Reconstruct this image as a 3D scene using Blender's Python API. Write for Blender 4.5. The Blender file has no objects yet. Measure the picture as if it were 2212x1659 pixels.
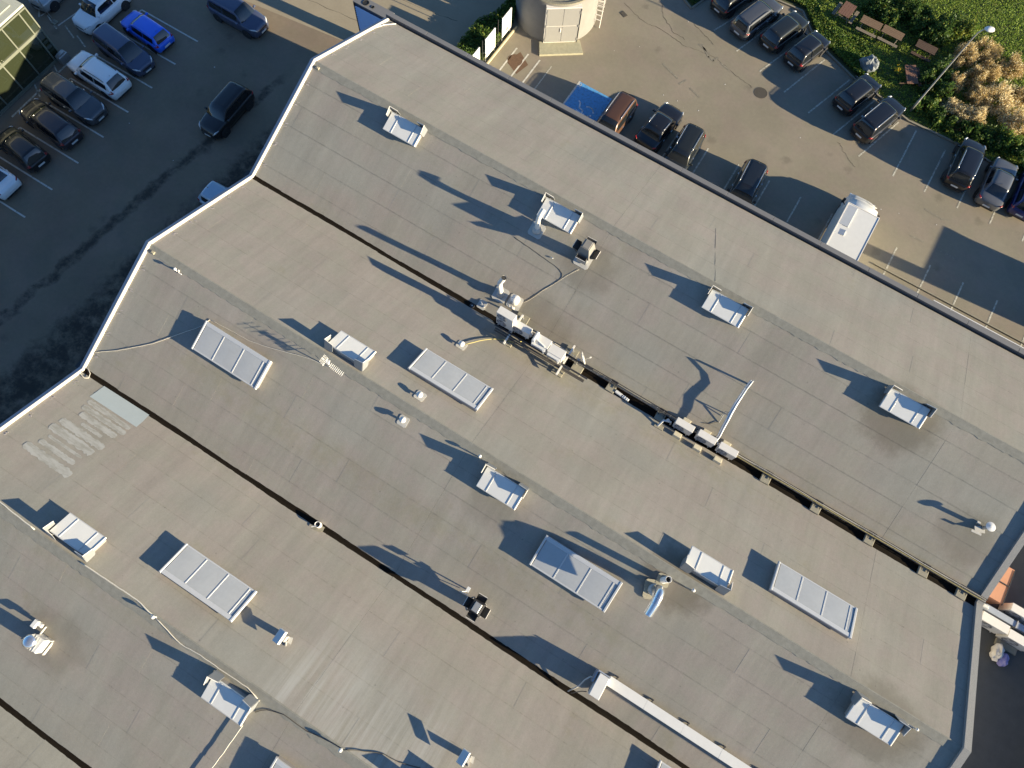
import bpy, math, random
import numpy as np
from mathutils import Vector, Matrix, Euler

random.seed(7)
rng = np.random.default_rng(7)
S = bpy.context.scene
COL = S.collection
R = math.radians

# ------------------------------------------------------------------ camera
CAM_H = 41.272
cam_d = bpy.data.cameras.new('camera')
cam_d.sensor_width = 36.0
cam_d.lens = 1490.0 / 2212.0 * 36.0
cam_d.clip_end = 1500
cam = bpy.data.objects.new('camera', cam_d)
COL.objects.link(cam)
YAW, PITCH, ROLL = 0.43820, 0.31290, 0.12200
cam.matrix_world = (Matrix.Translation((0, 0, CAM_H)) @ Matrix.Rotation(YAW, 4, 'Z')
                    @ Matrix.Rotation(PITCH, 4, 'X') @ Matrix.Rotation(ROLL, 4, 'Z'))
S.camera = cam

# ------------------------------------------------------------------ world, sun, exposure
SUN_EL, SUN_AZ = R(14.0), R(4.3)          # sun stands over +X, a little towards +Y
w = bpy.data.worlds.new('World'); S.world = w; w.use_nodes = True
wn = w.node_tree.nodes
sky = wn.new('ShaderNodeTexSky'); sky.sky_type = 'NISHITA'; sky.sun_disc = False
sky.sun_elevation = SUN_EL; sky.sun_rotation = R(90) - SUN_AZ
sky.air_density = 1.0; sky.dust_density = 0.2; sky.ozone_density = 4.8
w.node_tree.links.new(sky.outputs[0], wn['Background'].inputs[0])
wn['Background'].inputs[1].default_value = 0.070
sun_d = bpy.data.lights.new('sun', 'SUN'); sun_d.energy = 5.0; sun_d.angle = R(0.5)
sun_d.color = (1.0, 0.85, 0.585)
sun = bpy.data.objects.new('sun', sun_d); COL.objects.link(sun)
travel = Vector((-math.cos(SUN_AZ) * math.cos(SUN_EL), -math.sin(SUN_AZ) * math.cos(SUN_EL), -math.sin(SUN_EL)))
sun.rotation_euler = travel.to_track_quat('-Z', 'Y').to_euler()
sun.location = (60, 5, 30)
vs = S.view_settings
vs.view_transform = 'Standard'; vs.look = 'None'; vs.gamma = 1.0; vs.use_curve_mapping = False
vs.exposure = 1.52

# ------------------------------------------------------------------ materials
def nt(name):
    m = bpy.data.materials.new(name); m.use_nodes = True
    return m, m.node_tree.nodes, m.node_tree.links, m.node_tree.nodes['Principled BSDF']

def rgba(c): return (c[0], c[1], c[2], 1.0)

def mth(N, L, op, a, b=None, clamp=False):
    n = N.new('ShaderNodeMath'); n.operation = op; n.use_clamp = clamp
    for i, v in enumerate((a, b)):
        if v is None: continue
        if isinstance(v, (int, float)): n.inputs[i].default_value = v
        else: L.new(v, n.inputs[i])
    return n.outputs[0]

def noise(N, L, vec, scale, detail=3, rough=.55):
    n = N.new('ShaderNodeTexNoise'); n.inputs['Scale'].default_value = scale
    n.inputs['Detail'].default_value = detail; n.inputs['Roughness'].default_value = rough
    if vec is not None: L.new(vec, n.inputs['Vector'])
    return n.outputs[0]

def scaled(N, L, vec, s):
    n = N.new('ShaderNodeVectorMath'); n.operation = 'MULTIPLY'; L.new(vec, n.inputs[0]); n.inputs[1].default_value = s
    return n.outputs[0]

def pos(N):
    return N.new('ShaderNodeNewGeometry').outputs['Position']

def ramp01(N, L, v, a, b):
    n = N.new('ShaderNodeMapRange'); n.interpolation_type = 'SMOOTHSTEP'
    L.new(v, n.inputs['Value']); n.inputs['From Min'].default_value = a; n.inputs['From Max'].default_value = b
    return n.outputs['Result']

def mix(N, L, f, a, b, mode='MIX'):
    n = N.new('ShaderNodeMix'); n.data_type = 'RGBA'; n.blend_type = mode
    for s, v in ((n.inputs[0], f), (n.inputs[6], a), (n.inputs[7], b)):
        if isinstance(v, (int, float)): s.default_value = v
        elif isinstance(v, tuple): s.default_value = rgba(v)
        else: L.new(v, s)
    return n.outputs[2]

def gain(N, L, col, v):
    """col * v (v scalar socket)"""
    n = N.new('ShaderNodeVectorMath'); n.operation = 'SCALE'; L.new(col, n.inputs[0]); L.new(v, n.inputs['Scale'])
    return n.outputs[0]

def simple(name, c, rough=.6, metal=0.0, var=.12, scale=6, bump=0.0, coat=0.0, spec=None):
    m, N, L, B = nt(name)
    p = pos(N)
    v = noise(N, L, p, scale, 4)
    v2 = noise(N, L, p, scale * 7, 2)
    f = mth(N, L, 'ADD', mth(N, L, 'MULTIPLY', v, 2 * var), mth(N, L, 'MULTIPLY', v2, var))
    f = mth(N, L, 'ADD', f, 1 - 1.5 * var)
    rgb = N.new('ShaderNodeRGB'); rgb.outputs[0].default_value = rgba(c)
    L.new(gain(N, L, rgb.outputs[0], f), B.inputs['Base Color'])
    B.inputs['Roughness'].default_value = rough; B.inputs['Metallic'].default_value = metal
    B.inputs['Coat Weight'].default_value = coat; B.inputs['Coat Roughness'].default_value = .08
    if spec is not None: B.inputs['Specular IOR Level'].default_value = spec
    if bump:
        b = N.new('ShaderNodeBump'); b.inputs['Strength'].default_value = bump; b.inputs['Distance'].default_value = .01
        L.new(v2, b.inputs['Height']); L.new(b.outputs[0], B.inputs['Normal'])
    return m

def membrane_mat():
    m, N, L, B = nt('roofing_membrane')
    p = pos(N)
    sep = N.new('ShaderNodeSeparateXYZ'); L.new(p, sep.inputs[0]); X, Y = sep.outputs[0], sep.outputs[1]
    oi = N.new('ShaderNodeObjectInfo').outputs['Random']
    fine = noise(N, L, p, 17, 4, .8)
    grain = noise(N, L, p, 5.5, 6, .78)
    big = noise(N, L, p, .33, 4, .6)
    st = noise(N, L, scaled(N, L, p, (2.1, .16, .16)), 1.0, 4, .62)
    st3 = noise(N, L, scaled(N, L, p, (.75, .07, .07)), 1.0, 3, .6)
    st2 = noise(N, L, scaled(N, L, p, (5.5, .9, .9)), 1.0, 4, .7)
    f = mth(N, L, 'MULTIPLY', mth(N, L, 'SUBTRACT', fine, .5), .38)
    for s, k in ((grain, .26), (big, .30), (st, .26), (st3, .26), (st2, .14), (oi, .03)):
        f = mth(N, L, 'ADD', f, mth(N, L, 'MULTIPLY', mth(N, L, 'SUBTRACT', s, .5), k))
    f = mth(N, L, 'ADD', f, 1.0)
    # dirt held along each lap (object space: local Y is the width of the sheet)
    tc = N.new('ShaderNodeTexCoord'); so = N.new('ShaderNodeSeparateXYZ'); L.new(tc.outputs['Object'], so.inputs[0])
    lap = ramp01(N, L, so.outputs[1], .07, .02)
    lapn = ramp01(N, L, noise(N, L, scaled(N, L, p, (1.6, 2, 2)), 1.9, 6, .8), .40, .62)
    lap = mth(N, L, 'MULTIPLY', mth(N, L, 'MULTIPLY', lap, mth(N, L, 'ADD', mth(N, L, 'MULTIPLY', lapn, .94), .06)), .20)
    f = mth(N, L, 'MULTIPLY', f, mth(N, L, 'SUBTRACT', 1.0, lap))
    # dark spots
    vo = N.new('ShaderNodeTexVoronoi'); vo.inputs['Scale'].default_value = 1.1; L.new(p, vo.inputs['Vector'])
    spot = ramp01(N, L, vo.outputs['Distance'], .055, .03)
    f = mth(N, L, 'MULTIPLY', f, mth(N, L, 'SUBTRACT', 1.0, mth(N, L, 'MULTIPLY', spot, .22)))
    hue = noise(N, L, p, .75, 3, .6)
    c = mix(N, L, ramp01(N, L, hue, .38, .62), (.274, .260, .224), (.284, .258, .229))
    hue2 = noise(N, L, p, .22, 2, .5)
    c = mix(N, L, ramp01(N, L, hue2, .45, .75), c, (.262, .259, .230))
    # yellowish algae
    alg = ramp01(N, L, noise(N, L, p, .55, 5, .7), .60, .80)
    an = ramp01(N, L, noise(N, L, p, 1.1, 5, .75), .35, .65)
    for (ya, yb, xa, xb, k) in ((1.2, 2.6, -20, 6, .38), (11.3, 12.4, -8, 9, .42), (-8.9, -8.0, -24, 0, .25), (5.9, 6.4, 3, 9, .35), (13.2, 14.4, -9, 21, .22)):
        q_ = mth(N, L, 'MULTIPLY', ramp01(N, L, mth(N, L, 'ABSOLUTE', mth(N, L, 'SUBTRACT', Y, (ya + yb) / 2)), (yb - ya) * .8, (yb - ya) * .15), ramp01(N, L, mth(N, L, 'ABSOLUTE', mth(N, L, 'SUBTRACT', X, (xa + xb) / 2)), (xb - xa) / 2 + 2, (xb - xa) / 2 - 1))
        alg = mth(N, L, 'MAXIMUM', alg, mth(N, L, 'MULTIPLY', mth(N, L, 'MULTIPLY', q_, an), k * 2.2))
    c = mix(N, L, mth(N, L, 'MULTIPLY', alg, .40), c, (.225, .210, .135))
    c = gain(N, L, c, f)
    # grime gathered round the equipment
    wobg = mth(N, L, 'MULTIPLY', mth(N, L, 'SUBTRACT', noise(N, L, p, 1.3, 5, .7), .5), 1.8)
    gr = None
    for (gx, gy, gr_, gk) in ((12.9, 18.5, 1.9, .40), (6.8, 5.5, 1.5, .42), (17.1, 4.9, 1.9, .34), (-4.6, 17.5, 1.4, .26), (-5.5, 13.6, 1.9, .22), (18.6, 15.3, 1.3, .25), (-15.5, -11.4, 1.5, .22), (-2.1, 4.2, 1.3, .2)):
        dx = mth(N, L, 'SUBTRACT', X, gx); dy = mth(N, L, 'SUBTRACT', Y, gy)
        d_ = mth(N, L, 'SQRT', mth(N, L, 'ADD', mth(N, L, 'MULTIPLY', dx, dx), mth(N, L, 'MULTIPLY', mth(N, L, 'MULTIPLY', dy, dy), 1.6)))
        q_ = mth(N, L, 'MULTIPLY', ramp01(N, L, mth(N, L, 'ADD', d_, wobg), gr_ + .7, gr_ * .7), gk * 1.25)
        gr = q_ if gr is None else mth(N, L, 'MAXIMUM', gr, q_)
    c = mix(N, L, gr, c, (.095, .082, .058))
    # chalky run-off streaks near the ridge of the southern bay
    ms = mth(N, L, 'MULTIPLY', ramp01(N, L, X, -7.5, -5.0), ramp01(N, L, X, 4.5, 1.0))
    ms = mth(N, L, 'MULTIPLY', ms, mth(N, L, 'MULTIPLY', ramp01(N, L, Y, -2.6, -7.6), ramp01(N, L, Y, -8.2, -7.9)))
    sk = ramp01(N, L, noise(N, L, scaled(N, L, p, (1.9, .10, .10)), 1.0, 4, .75), .34, .76)
    ms = mth(N, L, 'MULTIPLY', ms, sk)
    c = mix(N, L, mth(N, L, 'MULTIPLY', ms, .72), c, (.42, .42, .40))
    L.new(c, B.inputs['Base Color'])
    B.inputs['Roughness'].default_value = .9; B.inputs['Specular IOR Level'].default_value = .25
    b = N.new('ShaderNodeBump'); b.inputs['Strength'].default_value = .35; b.inputs['Distance'].default_value = .006
    L.new(fine, b.inputs['Height'])
    b2 = N.new('ShaderNodeBump'); b2.inputs['Strength'].default_value = .12; b2.inputs['Distance'].default_value = .02
    L.new(st2, b2.inputs['Height']); L.new(b.outputs[0], b2.inputs['Normal']); L.new(b2.outputs[0], B.inputs['Normal'])
    return m

def line_mask(N, L, X, Y, a, b, wid, soft, wob):
    """band along the world line a-b"""
    dx, dy = b[0] - a[0], b[1] - a[1]; l = math.hypot(dx, dy); nx, ny = -dy / l, dx / l
    d = mth(N, L, 'ADD', mth(N, L, 'MULTIPLY', X, nx), mth(N, L, 'MULTIPLY', Y, ny))
    d = mth(N, L, 'SUBTRACT', d, nx * a[0] + ny * a[1])
    d = mth(N, L, 'ADD', d, wob)
    return ramp01(N, L, mth(N, L, 'ABSOLUTE', d), wid + soft, wid)

def asphalt_mat():
    m, N, L, B = nt('asphalt')
    p = pos(N)
    sep = N.new('ShaderNodeSeparateXYZ'); L.new(p, sep.inputs[0]); X, Y = sep.outputs[0], sep.outputs[1]
    fine = noise(N, L, p, 30, 2, .8); med = noise(N, L, p, 3.2, 5, .7); big = noise(N, L, p, .21, 4, .6)
    f = mth(N, L, 'MULTIPLY', mth(N, L, 'SUBTRACT', fine, .5), .45)
    for s, k in ((med, .28), (big, .45)):
        f = mth(N, L, 'ADD', f, mth(N, L, 'MULTIPLY', mth(N, L, 'SUBTRACT', s, .5), k))
    f = mth(N, L, 'ADD', f, 1.0)
    spk = N.new('ShaderNodeTexVoronoi'); spk.inputs['Scale'].default_value = 2.2; L.new(p, spk.inputs['Vector'])
    f = mth(N, L, 'ADD', f, mth(N, L, 'MULTIPLY', ramp01(N, L, spk.outputs['Distance'], .05, .03), .5))
    c = mix(N, L, ramp01(N, L, noise(N, L, p, .5, 3), .4, .65), (.232, .208, .157), (.242, .208, .164))
    c = gain(N, L, c, f)
    oil = N.new('ShaderNodeTexVoronoi'); oil.inputs['Scale'].default_value = .42; L.new(p, oil.inputs['Vector'])
    od = mth(N, L, 'ADD', oil.outputs['Distance'], mth(N, L, 'MULTIPLY', mth(N, L, 'SUBTRACT', noise(N, L, p, 2.5, 4, .7), .5), .35))
    c = mix(N, L, mth(N, L, 'MULTIPLY', ramp01(N, L, od, .20, .04), .30), c, (.07, .062, .05))
    # worn and damp tracks of the yard on the west side
    wob = mth(N, L, 'MULTIPLY', mth(N, L, 'SUBTRACT', noise(N, L, p, .55, 4, .65), .5), 1.5)
    wob2 = mth(N, L, 'MULTIPLY', mth(N, L, 'SUBTRACT', noise(N, L, p, .8, 5, .7), .5), 2.6)
    west = ramp01(N, L, X, -24.5, -26.5)
    k1 = line_mask(N, L, X, Y, (-35.1, -1.6), (-32.1, 21.0), .12, .35, wob)
    k2 = line_mask(N, L, X, Y, (-31.0, -6.0), (-28.2, 20.0), .8, 1.3, wob2)
    k3 = line_mask(N, L, X, Y, (-27.8, -4.0), (-26.6, 22.0), 1.1, 1.5, wob2)
    k = mth(N, L, 'MAXIMUM', mth(N, L, 'MULTIPLY', k1, .85), mth(N, L, 'MULTIPLY', mth(N, L, 'MAXIMUM', k2, k3), .88))
    k = mth(N, L, 'MULTIPLY', k, ramp01(N, L, noise(N, L, p, .9, 5, .75), .28, .6))
    k = mth(N, L, 'MULTIPLY', mth(N, L, 'MULTIPLY', k, west), ramp01(N, L, Y, 24.5, 21))
    yard = mth(N, L, 'MULTIPLY', ramp01(N, L, X, -22.0, -23.5), ramp01(N, L, Y, 34.0, 30.0))  # shaded yard tinted warmer in place of bounced light
    c = mix(N, L, yard, c, mix(N, L, 1.0, gain(N, L, c, mth(N, L, 'ADD', mth(N, L, 'MULTIPLY', big, .25), .80)), (1.0, .90, .84), 'MULTIPLY'))
    c = mix(N, L, k, c, (.030, .029, .026))
    patch = ramp01(N, L, noise(N, L, p, .13, 3, .5), .58, .62)
    c = mix(N, L, mth(N, L, 'MULTIPLY', patch, .18), c, (.13, .122, .10))
    L.new(c, B.inputs['Base Color'])
    B.inputs['Roughness'].default_value = .88; B.inputs['Specular IOR Level'].default_value = .3
    b = N.new('ShaderNodeBump'); b.inputs['Strength'].default_value = .5; b.inputs['Distance'].default_value = .008
    L.new(fine, b.inputs['Height']); L.new(b.outputs[0], B.inputs['Normal'])
    return m

def worn_paint(name, c, lo=.30, hi=.50, under=(.20, .18, .138), amt=.9):
    m, N, L, B = nt(name)
    p = pos(N)
    wear = ramp01(N, L, noise(N, L, p, 5.5, 5, .8), lo, hi)
    fine = noise(N, L, p, 30, 2)
    cc = mix(N, L, mth(N, L, 'MULTIPLY', wear, amt), under, c)
    cc = gain(N, L, cc, mth(N, L, 'ADD', mth(N, L, 'MULTIPLY', fine, .3), .85))
    L.new(cc, B.inputs['Base Color']); B.inputs['Roughness'].default_value = .75
    return m

def leaf_mat(name, c, rough=.6):
    m, N, L, B = nt(name)
    p = pos(N)
    f = mth(N, L, 'ADD', mth(N, L, 'MULTIPLY', noise(N, L, p, 1.4, 3), 1.1), .45)
    rgb = N.new('ShaderNodeRGB'); rgb.outputs[0].default_value = rgba(c)
    L.new(gain(N, L, rgb.outputs[0], f), B.inputs['Base Color']); B.inputs['Roughness'].default_value = rough
    B.inputs['Specular IOR Level'].default_value = .3
    t = N.new('ShaderNodeBsdfTranslucent'); t.inputs[0].default_value = rgba(tuple(x * 1.1 for x in c))
    ms = N.new('ShaderNodeMixShader'); ms.inputs[0].default_value = .3
    out = [n for n in N if n.type == 'OUTPUT_MATERIAL'][0]
    L.new(B.outputs[0], ms.inputs[1]); L.new(t.outputs[0], ms.inputs[2]); L.new(ms.outputs[0], out.inputs[0])
    return m

M = {}
M['membrane'] = membrane_mat()
M['asphalt'] = asphalt_mat()
M['ridge'] = simple('ridge_felt', (.228, .225, .198), .95, 0, .30, 4, .5)
M['gutter'] = simple('wet_shaded_felt', (.013, .010, .007), .95, 0, .35, 4, 0, 0, .08)
M['roofunder'] = simple('roof_deck', (.05, .05, .045), .9)
M['wall'] = simple('wall_render', (.42, .41, .39), .85, 0, .1, 2, .2)
M['coping_white'] = simple('white_coping', (.74, .70, .64), .45, 0, .08, 3)
M['coping_grey'] = simple('grey_coping', (.165, .165, .17), .6, 0, .08, 3)
M['coping_flange'] = simple('shaded_flange', (.36, .34, .37), .6, 0, .08, 3)  # shade of the outward slope put into a darker violet grey
M['gravel_coping'] = simple('gravelly_coping', (.26, .26, .255), .9, 0, .3, 25, .5)
M['dark_metal'] = simple('dark_metal', (.045, .045, .05), .5, .3)
M['black'] = simple('opening_black', (.02, .02, .02), .7)  # black painted in for the shade inside pipe and box openings
M['steel'] = simple('galvanised_steel', (.42, .42, .41), .45, .6, .15, 8)
M['shiny'] = simple('bright_aluminium', (.80, .80, .80), .22, .9, .06, 5)
M['vent_white'] = simple('white_vent_plastic', (.72, .70, .66), .5, 0, .1, 6)
M['vent_pad'] = simple('vent_base_sheet', (.46, .45, .42), .8, 0, .15, 6)
M['ac'] = simple('aged_white_casing', (.66, .64, .60), .5, 0, .08, 6)
M['ac_dark'] = simple('fan_grille', (.10, .10, .11), .6)
M['ac_wire'] = simple('fan_guard', (.40, .41, .43), .5)
M['slab'] = simple('concrete_slab', (.28, .26, .20), .9, 0, .25, 7, .5)
M['slab_light'] = simple('pale_foam_block', (.58, .53, .40), .9, 0, .12, 7, .3)
M['sky_frame'] = simple('aluminium_frame', (.52, .53, .54), .4, .1, .06, 4)
M['sky_base'] = simple('skylight_curb', (.30, .28, .26), .7, 0, .2, 4)
M['flap'] = simple('grey_flap_sheet', (.13, .13, .13), .6, .2, .15, 6)
M['deflector'] = simple('shade_grey_metal', (.26, .27, .28), .5, .2, .12, 5)  # unpainted grey metal, darkened so the panels look unlit
M['lid'] = simple('white_lid', (.66, .66, .64), .28, 0, .06, 3)
M['cable_white'] = simple('white_cable', (.62, .58, .50), .6)
M['cable_dark'] = simple('dark_cable', (.09, .08, .07), .7)
M['cable_yellow'] = simple('yellow_hose', (.45, .38, .14), .6)
M['concrete'] = simple('old_concrete', (.215, .205, .19), .85, 0, .14, 2, .4)
M['ramp'] = simple('mossy_concrete', (.36, .34, .24), .9, 0, .25, 5, .5)
M['door_white'] = simple('painted_steel_door', (.28, .275, .265), .5, 0, .06, 3)
M['gravel'] = simple('gravel_roof', (.24, .22, .16), .95, 0, .55, 9, .8)
M['louver'] = simple('blue_louver', (.40, .55, .85), .5, .1, .06, 4)
M['louver_dark'] = simple('louver_gap', (.03, .05, .12), .7)
M['paint'] = worn_paint('road_paint', (.62, .60, .54))
M['paint_faint'] = worn_paint('faded_road_paint', (.62, .60, .50), .34, .60, amt=.85)
M['paint_blue'] = worn_paint('blue_bay_paint', (.085, .33, .66), .25, .55, (.05, .10, .20), .95)
M['paint_sym'] = worn_paint('symbol_paint', (.75, .78, .80), .15, .30, (.3, .4, .5))
M['kerb'] = simple('kerb_stone', (.24, .22, .17), .9, 0, .2, 3, .4)
M['kerb_yellow'] = simple('pale_kerb_edge', (.52, .46, .30), .8, 0, .15, 3, .3)
M['iron'] = simple('cast_iron', (.085, .075, .06), .7, .2)
M['rust_dark'] = simple('crack_filler', (.10, .085, .06), .9, 0, .3, 5)
M['rust'] = simple('rusty_cover', (.13, .075, .045), .85, 0, .3, 5)
M['tan'] = simple('tan_concrete_apron', (.285, .245, .175), .9, 0, .16, .8, .3)
M['soil'] = simple('soil', (.050, .062, .024), .95, 0, .4, 2, .5)
M['wood_red'] = simple('red_brown_table_wood', (.15, .075, .05), .75, 0, .25, 5, .3)
M['wood_brown'] = simple('weathered_table_wood', (.165, .105, .062), .8, 0, .25, 5, .3)
M['wood_grey'] = simple('grey_bench_wood', (.20, .165, .12), .85, 0, .25, 5, .3)
M['wood_dark'] = simple('dark_table_wood', (.075, .045, .03), .8, 0, .25, 5, .3)
M['sign'] = simple('white_sign_face', (.80, .80, .76), .5, 0, .03, 2)
M['sign_mark'] = simple('sign_print', (.10, .11, .12), .6)
M['terracotta'] = simple('terracotta_panel', (.50, .24, .14), .8, 0, .08, 3)
M['duct'] = simple('duct_metal', (.36, .40, .46), .45, .3, .08, 3)
M['bag_white'] = simple('white_plastic_bag', (.70, .66, .60), .5)
M['bag_blue'] = simple('violet_plastic_bag', (.26, .24, .48), .5)
M['rock'] = simple('grey_mottled_boulder', (.17, .19, .20), .6, 0, .6, 5, .8)
M['lampwhite'] = simple('lamp_housing', (.72, .72, .70), .35)
M['tyre'] = simple('tyre_rubber', (.018, .018, .018), .8)
M['rim'] = simple('alloy_rim', (.38, .38, .40), .35, .7)
M['plate'] = simple('number_plate', (.68, .68, .66), .5, 0, .03, 3)
M['red_lamp'] = simple('red_tail_lens', (.30, .012, .012), .2, 0, .05, 3, 0, .5)
M['head_lamp'] = simple('headlamp_lens', (.62, .64, .66), .12, .3, .05, 3, 0, .5)
M['plastic'] = simple('black_trim', (.025, .025, .027), .6)
M['chrome'] = simple('bright_trim', (.75, .75, .75), .25, .9)

def glass_mat(name, c, rough=.06):
    m, N, L, B = nt(name)
    B.inputs['Base Color'].default_value = rgba(c); B.inputs['Roughness'].default_value = rough
    B.inputs['Specular IOR Level'].default_value = .7; B.inputs['Coat Weight'].default_value = .6; B.inputs['Coat Roughness'].default_value = .03
    return m
M['carglass'] = glass_mat('tinted_car_glass', (.012, .014, .016))
M['facade_glass'] = glass_mat('facade_glass', (.028, .034, .018), .04)
M['pane'] = simple('polycarbonate_pane', (.40, .415, .425), .16, 0, .12, .9, 0, .35)

def paint_mat(name, c, metal=.25, rough=.32):
    m, N, L, B = nt(name)
    p = pos(N)
    f = mth(N, L, 'ADD', mth(N, L, 'MULTIPLY', noise(N, L, p, 1.5, 3), .16), .92)
    rgb = N.new('ShaderNodeRGB'); rgb.outputs[0].default_value = rgba(c)
    L.new(gain(N, L, rgb.outputs[0], f), B.inputs['Base Color'])
    B.inputs['Metallic'].default_value = metal; B.inputs['Roughness'].default_value = rough
    B.inputs['Coat Weight'].default_value = .7; B.inputs['Coat Roughness'].default_value = .05
    return m
CP = dict(white=paint_mat('white_car_paint', (.82, .84, .85), 0), silver=paint_mat('silver_car_paint', (.42, .46, .48), .4),
          blue=paint_mat('bright_blue_car_paint', (.02, .15, .85), .05), slate=paint_mat('slate_blue_car_paint', (.075, .09, .15), .3),
          grey=paint_mat('grey_car_paint', (.085, .09, .10), .3), black=paint_mat('black_car_paint', (.010, .010, .012), .1),
          brown=paint_mat('brown_car_paint', (.10, .050, .027), .25), dark=paint_mat('dark_green_black_paint', (.018, .020, .018), .2),
          paleblue=paint_mat('pale_blue_car_paint', (.40, .52, .64), .1), navy=paint_mat('navy_car_paint', (.02, .025, .13), .3),
          mid=paint_mat('mid_grey_car_paint', (.12, .125, .135), .3), aubergine=paint_mat('dark_plum_car_paint', (.035, .028, .035), .3))

# ------------------------------------------------------------------ mesh helpers
class MB:
    def __init__(s): s.v = []; s.f = []; s.m = []
    def add(s, vs_, fs, mi=0, T=None):
        o = len(s.v)
        s.v += [tuple(T @ Vector(a)) if T else tuple(a) for a in vs_]
        s.f += [tuple(i + o for i in f) for f in fs]; s.m += [mi] * len(fs)
        return s
    def box(s, cx, cy, cz, sx, sy, sz, mi=0, T=None, rz=0):
        x, y, z = sx / 2, sy / 2, sz / 2
        vs_ = [(-x, -y, -z), (x, -y, -z), (x, y, -z), (-x, y, -z), (-x, -y, z), (x, -y, z), (x, y, z), (-x, y, z)]
        Q = Matrix.Translation((cx, cy, cz)) @ Matrix.Rotation(rz, 4, 'Z')
        if T: Q = T @ Q
        return s.add(vs_, [(3, 2, 1, 0), (4, 5, 6, 7), (0, 1, 5, 4), (1, 2, 6, 5), (2, 3, 7, 6), (3, 0, 4, 7)], mi, Q)
    def bbox(s, cx, cy, cz, sx, sy, sz, b=.02, mi=0, T=None):
        """box with chamfered upper edges"""
        x, y, z = sx / 2, sy / 2, sz / 2
        rings = []
        for (k, zz) in ((0, -z), (0, z - b), (b, z)):
            rings.append([(-x + k, -y + k, zz), (x - k, -y + k, zz), (x - k, y - k, zz), (-x + k, y - k, zz)])
        vs_ = [p for r_ in rings for p in r_]; fs = [(3, 2, 1, 0), (8, 9, 10, 11)]
        for r_ in range(2):
            for i in range(4):
                j = (i + 1) % 4; fs.append((r_ * 4 + i, r_ * 4 + j, r_ * 4 + 4 + j, r_ * 4 + 4 + i))
        Q = Matrix.Translation((cx, cy, cz))
        if T: Q = T @ Q
        return s.add(vs_, fs, mi, Q)
    def tube(s, pts, r, n=8, mi=0, caps=True, T=None):
        pts = [Vector(p) for p in pts]; rs = r if isinstance(r, (list, tuple)) else [r] * len(pts)
        vs_ = []; fs = []; up = Vector((0, 0, 1)); prev = None
        for i, p in enumerate(pts):
            d = (pts[min(i + 1, len(pts) - 1)] - pts[max(i - 1, 0)])
            d = d.normalized() if d.length > 1e-9 else Vector((0, 0, 1))
            if prev is None:
                a = d.cross(up) if abs(d.z) < .95 else d.cross(Vector((1, 0, 0)))
            else:
                a = prev - d * prev.dot(d)
            a.normalize(); prev = a; b = d.cross(a)
            for k in range(n):
                t = 2 * math.pi * k / n
                vs_.append(p + (a * math.cos(t) + b * math.sin(t)) * rs[i])
        for i in range(len(pts) - 1):
            for k in range(n):
                j = (k + 1) % n; fs.append((i * n + k, i * n + j, (i + 1) * n + j, (i + 1) * n + k))
        if caps:
            fs.append(tuple(range(n - 1, -1, -1))); fs.append(tuple((len(pts) - 1) * n + k for k in range(n)))
        return s.add(vs_, fs, mi, T)
    def lathe(s, prof, n=16, c=(0, 0, 0), mi=0, T=None, cap=True):
        vs_ = []; fs = []
        for r_, z in prof:
            for k in range(n):
                t = 2 * math.pi * k / n; vs_.append((c[0] + r_ * math.cos(t), c[1] + r_ * math.sin(t), c[2] + z))
        for i in range(len(prof) - 1):
            for k in range(n):
                j = (k + 1) % n; fs.append((i * n + k, i * n + j, (i + 1) * n + j, (i + 1) * n + k))
        if cap:
            fs.append(tuple(range(n - 1, -1, -1))); fs.append(tuple((len(prof) - 1) * n + k for k in range(n)))
        return s.add(vs_, fs, mi, T)
    def prism(s, poly, z0, z1, mi=0, T=None):
        n = len(poly)
        vs_ = [(x, y, z0) for x, y in poly] + [(x, y, z1) for x, y in poly]
        fs = [tuple(range(n - 1, -1, -1)), tuple(range(n, 2 * n))] + [(i, (i + 1) % n, n + (i + 1) % n, n + i) for i in range(n)]
        return s.add(vs_, fs, mi, T)
    def sheet(s, poly, z, mi=0):
        return s.add([(x, y, z) for x, y in poly], [tuple(range(len(poly)))], mi)
    def mesh(s, name, mats, smooth=False):
        me = bpy.data.meshes.new(name); me.from_pydata(s.v, [], s.f)
        for m in (mats if isinstance(mats, (list, tuple)) else [mats]): me.materials.append(m)
        me.polygons.foreach_set('material_index', s.m)
        if smooth: me.polygons.foreach_set('use_smooth', [True] * len(s.f))
        me.update()
        return me

def tag(o, label=None, cat=None, group=None, kind=None):
    if label: o['label'] = label
    if cat: o['category'] = cat
    if group: o['group'] = group
    if kind: o['kind'] = kind
    return o

def obj(name, data, parent=None, loc=(0, 0, 0), rot=(0, 0, 0)):
    o = bpy.data.objects.new(name, data); COL.objects.link(o); o.location = loc; o.rotation_euler = rot
    if parent: o.parent = parent
    return o

def part(name, mb, mats, parent=None, smooth=False, loc=(0, 0, 0), rot=(0, 0, 0), label=None, kind=None):
    o = obj(name, mb.mesh(name, mats, smooth), parent, loc, rot)
    return tag(o, label, kind=kind)

def thing(name, label, cat, loc=(0, 0, 0), rot=(0, 0, 0), group=None):
    o = obj(name, None, None, loc, rot); o.empty_display_size = .3
    return tag(o, label, cat, group)

def dup(root, loc=None, rot=None, label=None):
    r = root.copy(); COL.objects.link(r)
    if loc is not None: r.location = loc
    if rot is not None: r.rotation_euler = rot
    if label: r['label'] = label
    def rec(src, dst):
        for ch in list(src.children):
            c = ch.copy(); COL.objects.link(c); c.parent = dst; rec(ch, c)
    rec(root, r)
    return r

def struct(name, mb, mats, smooth=False):
    return tag(part(name, mb, mats, None, smooth), kind='structure')

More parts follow.
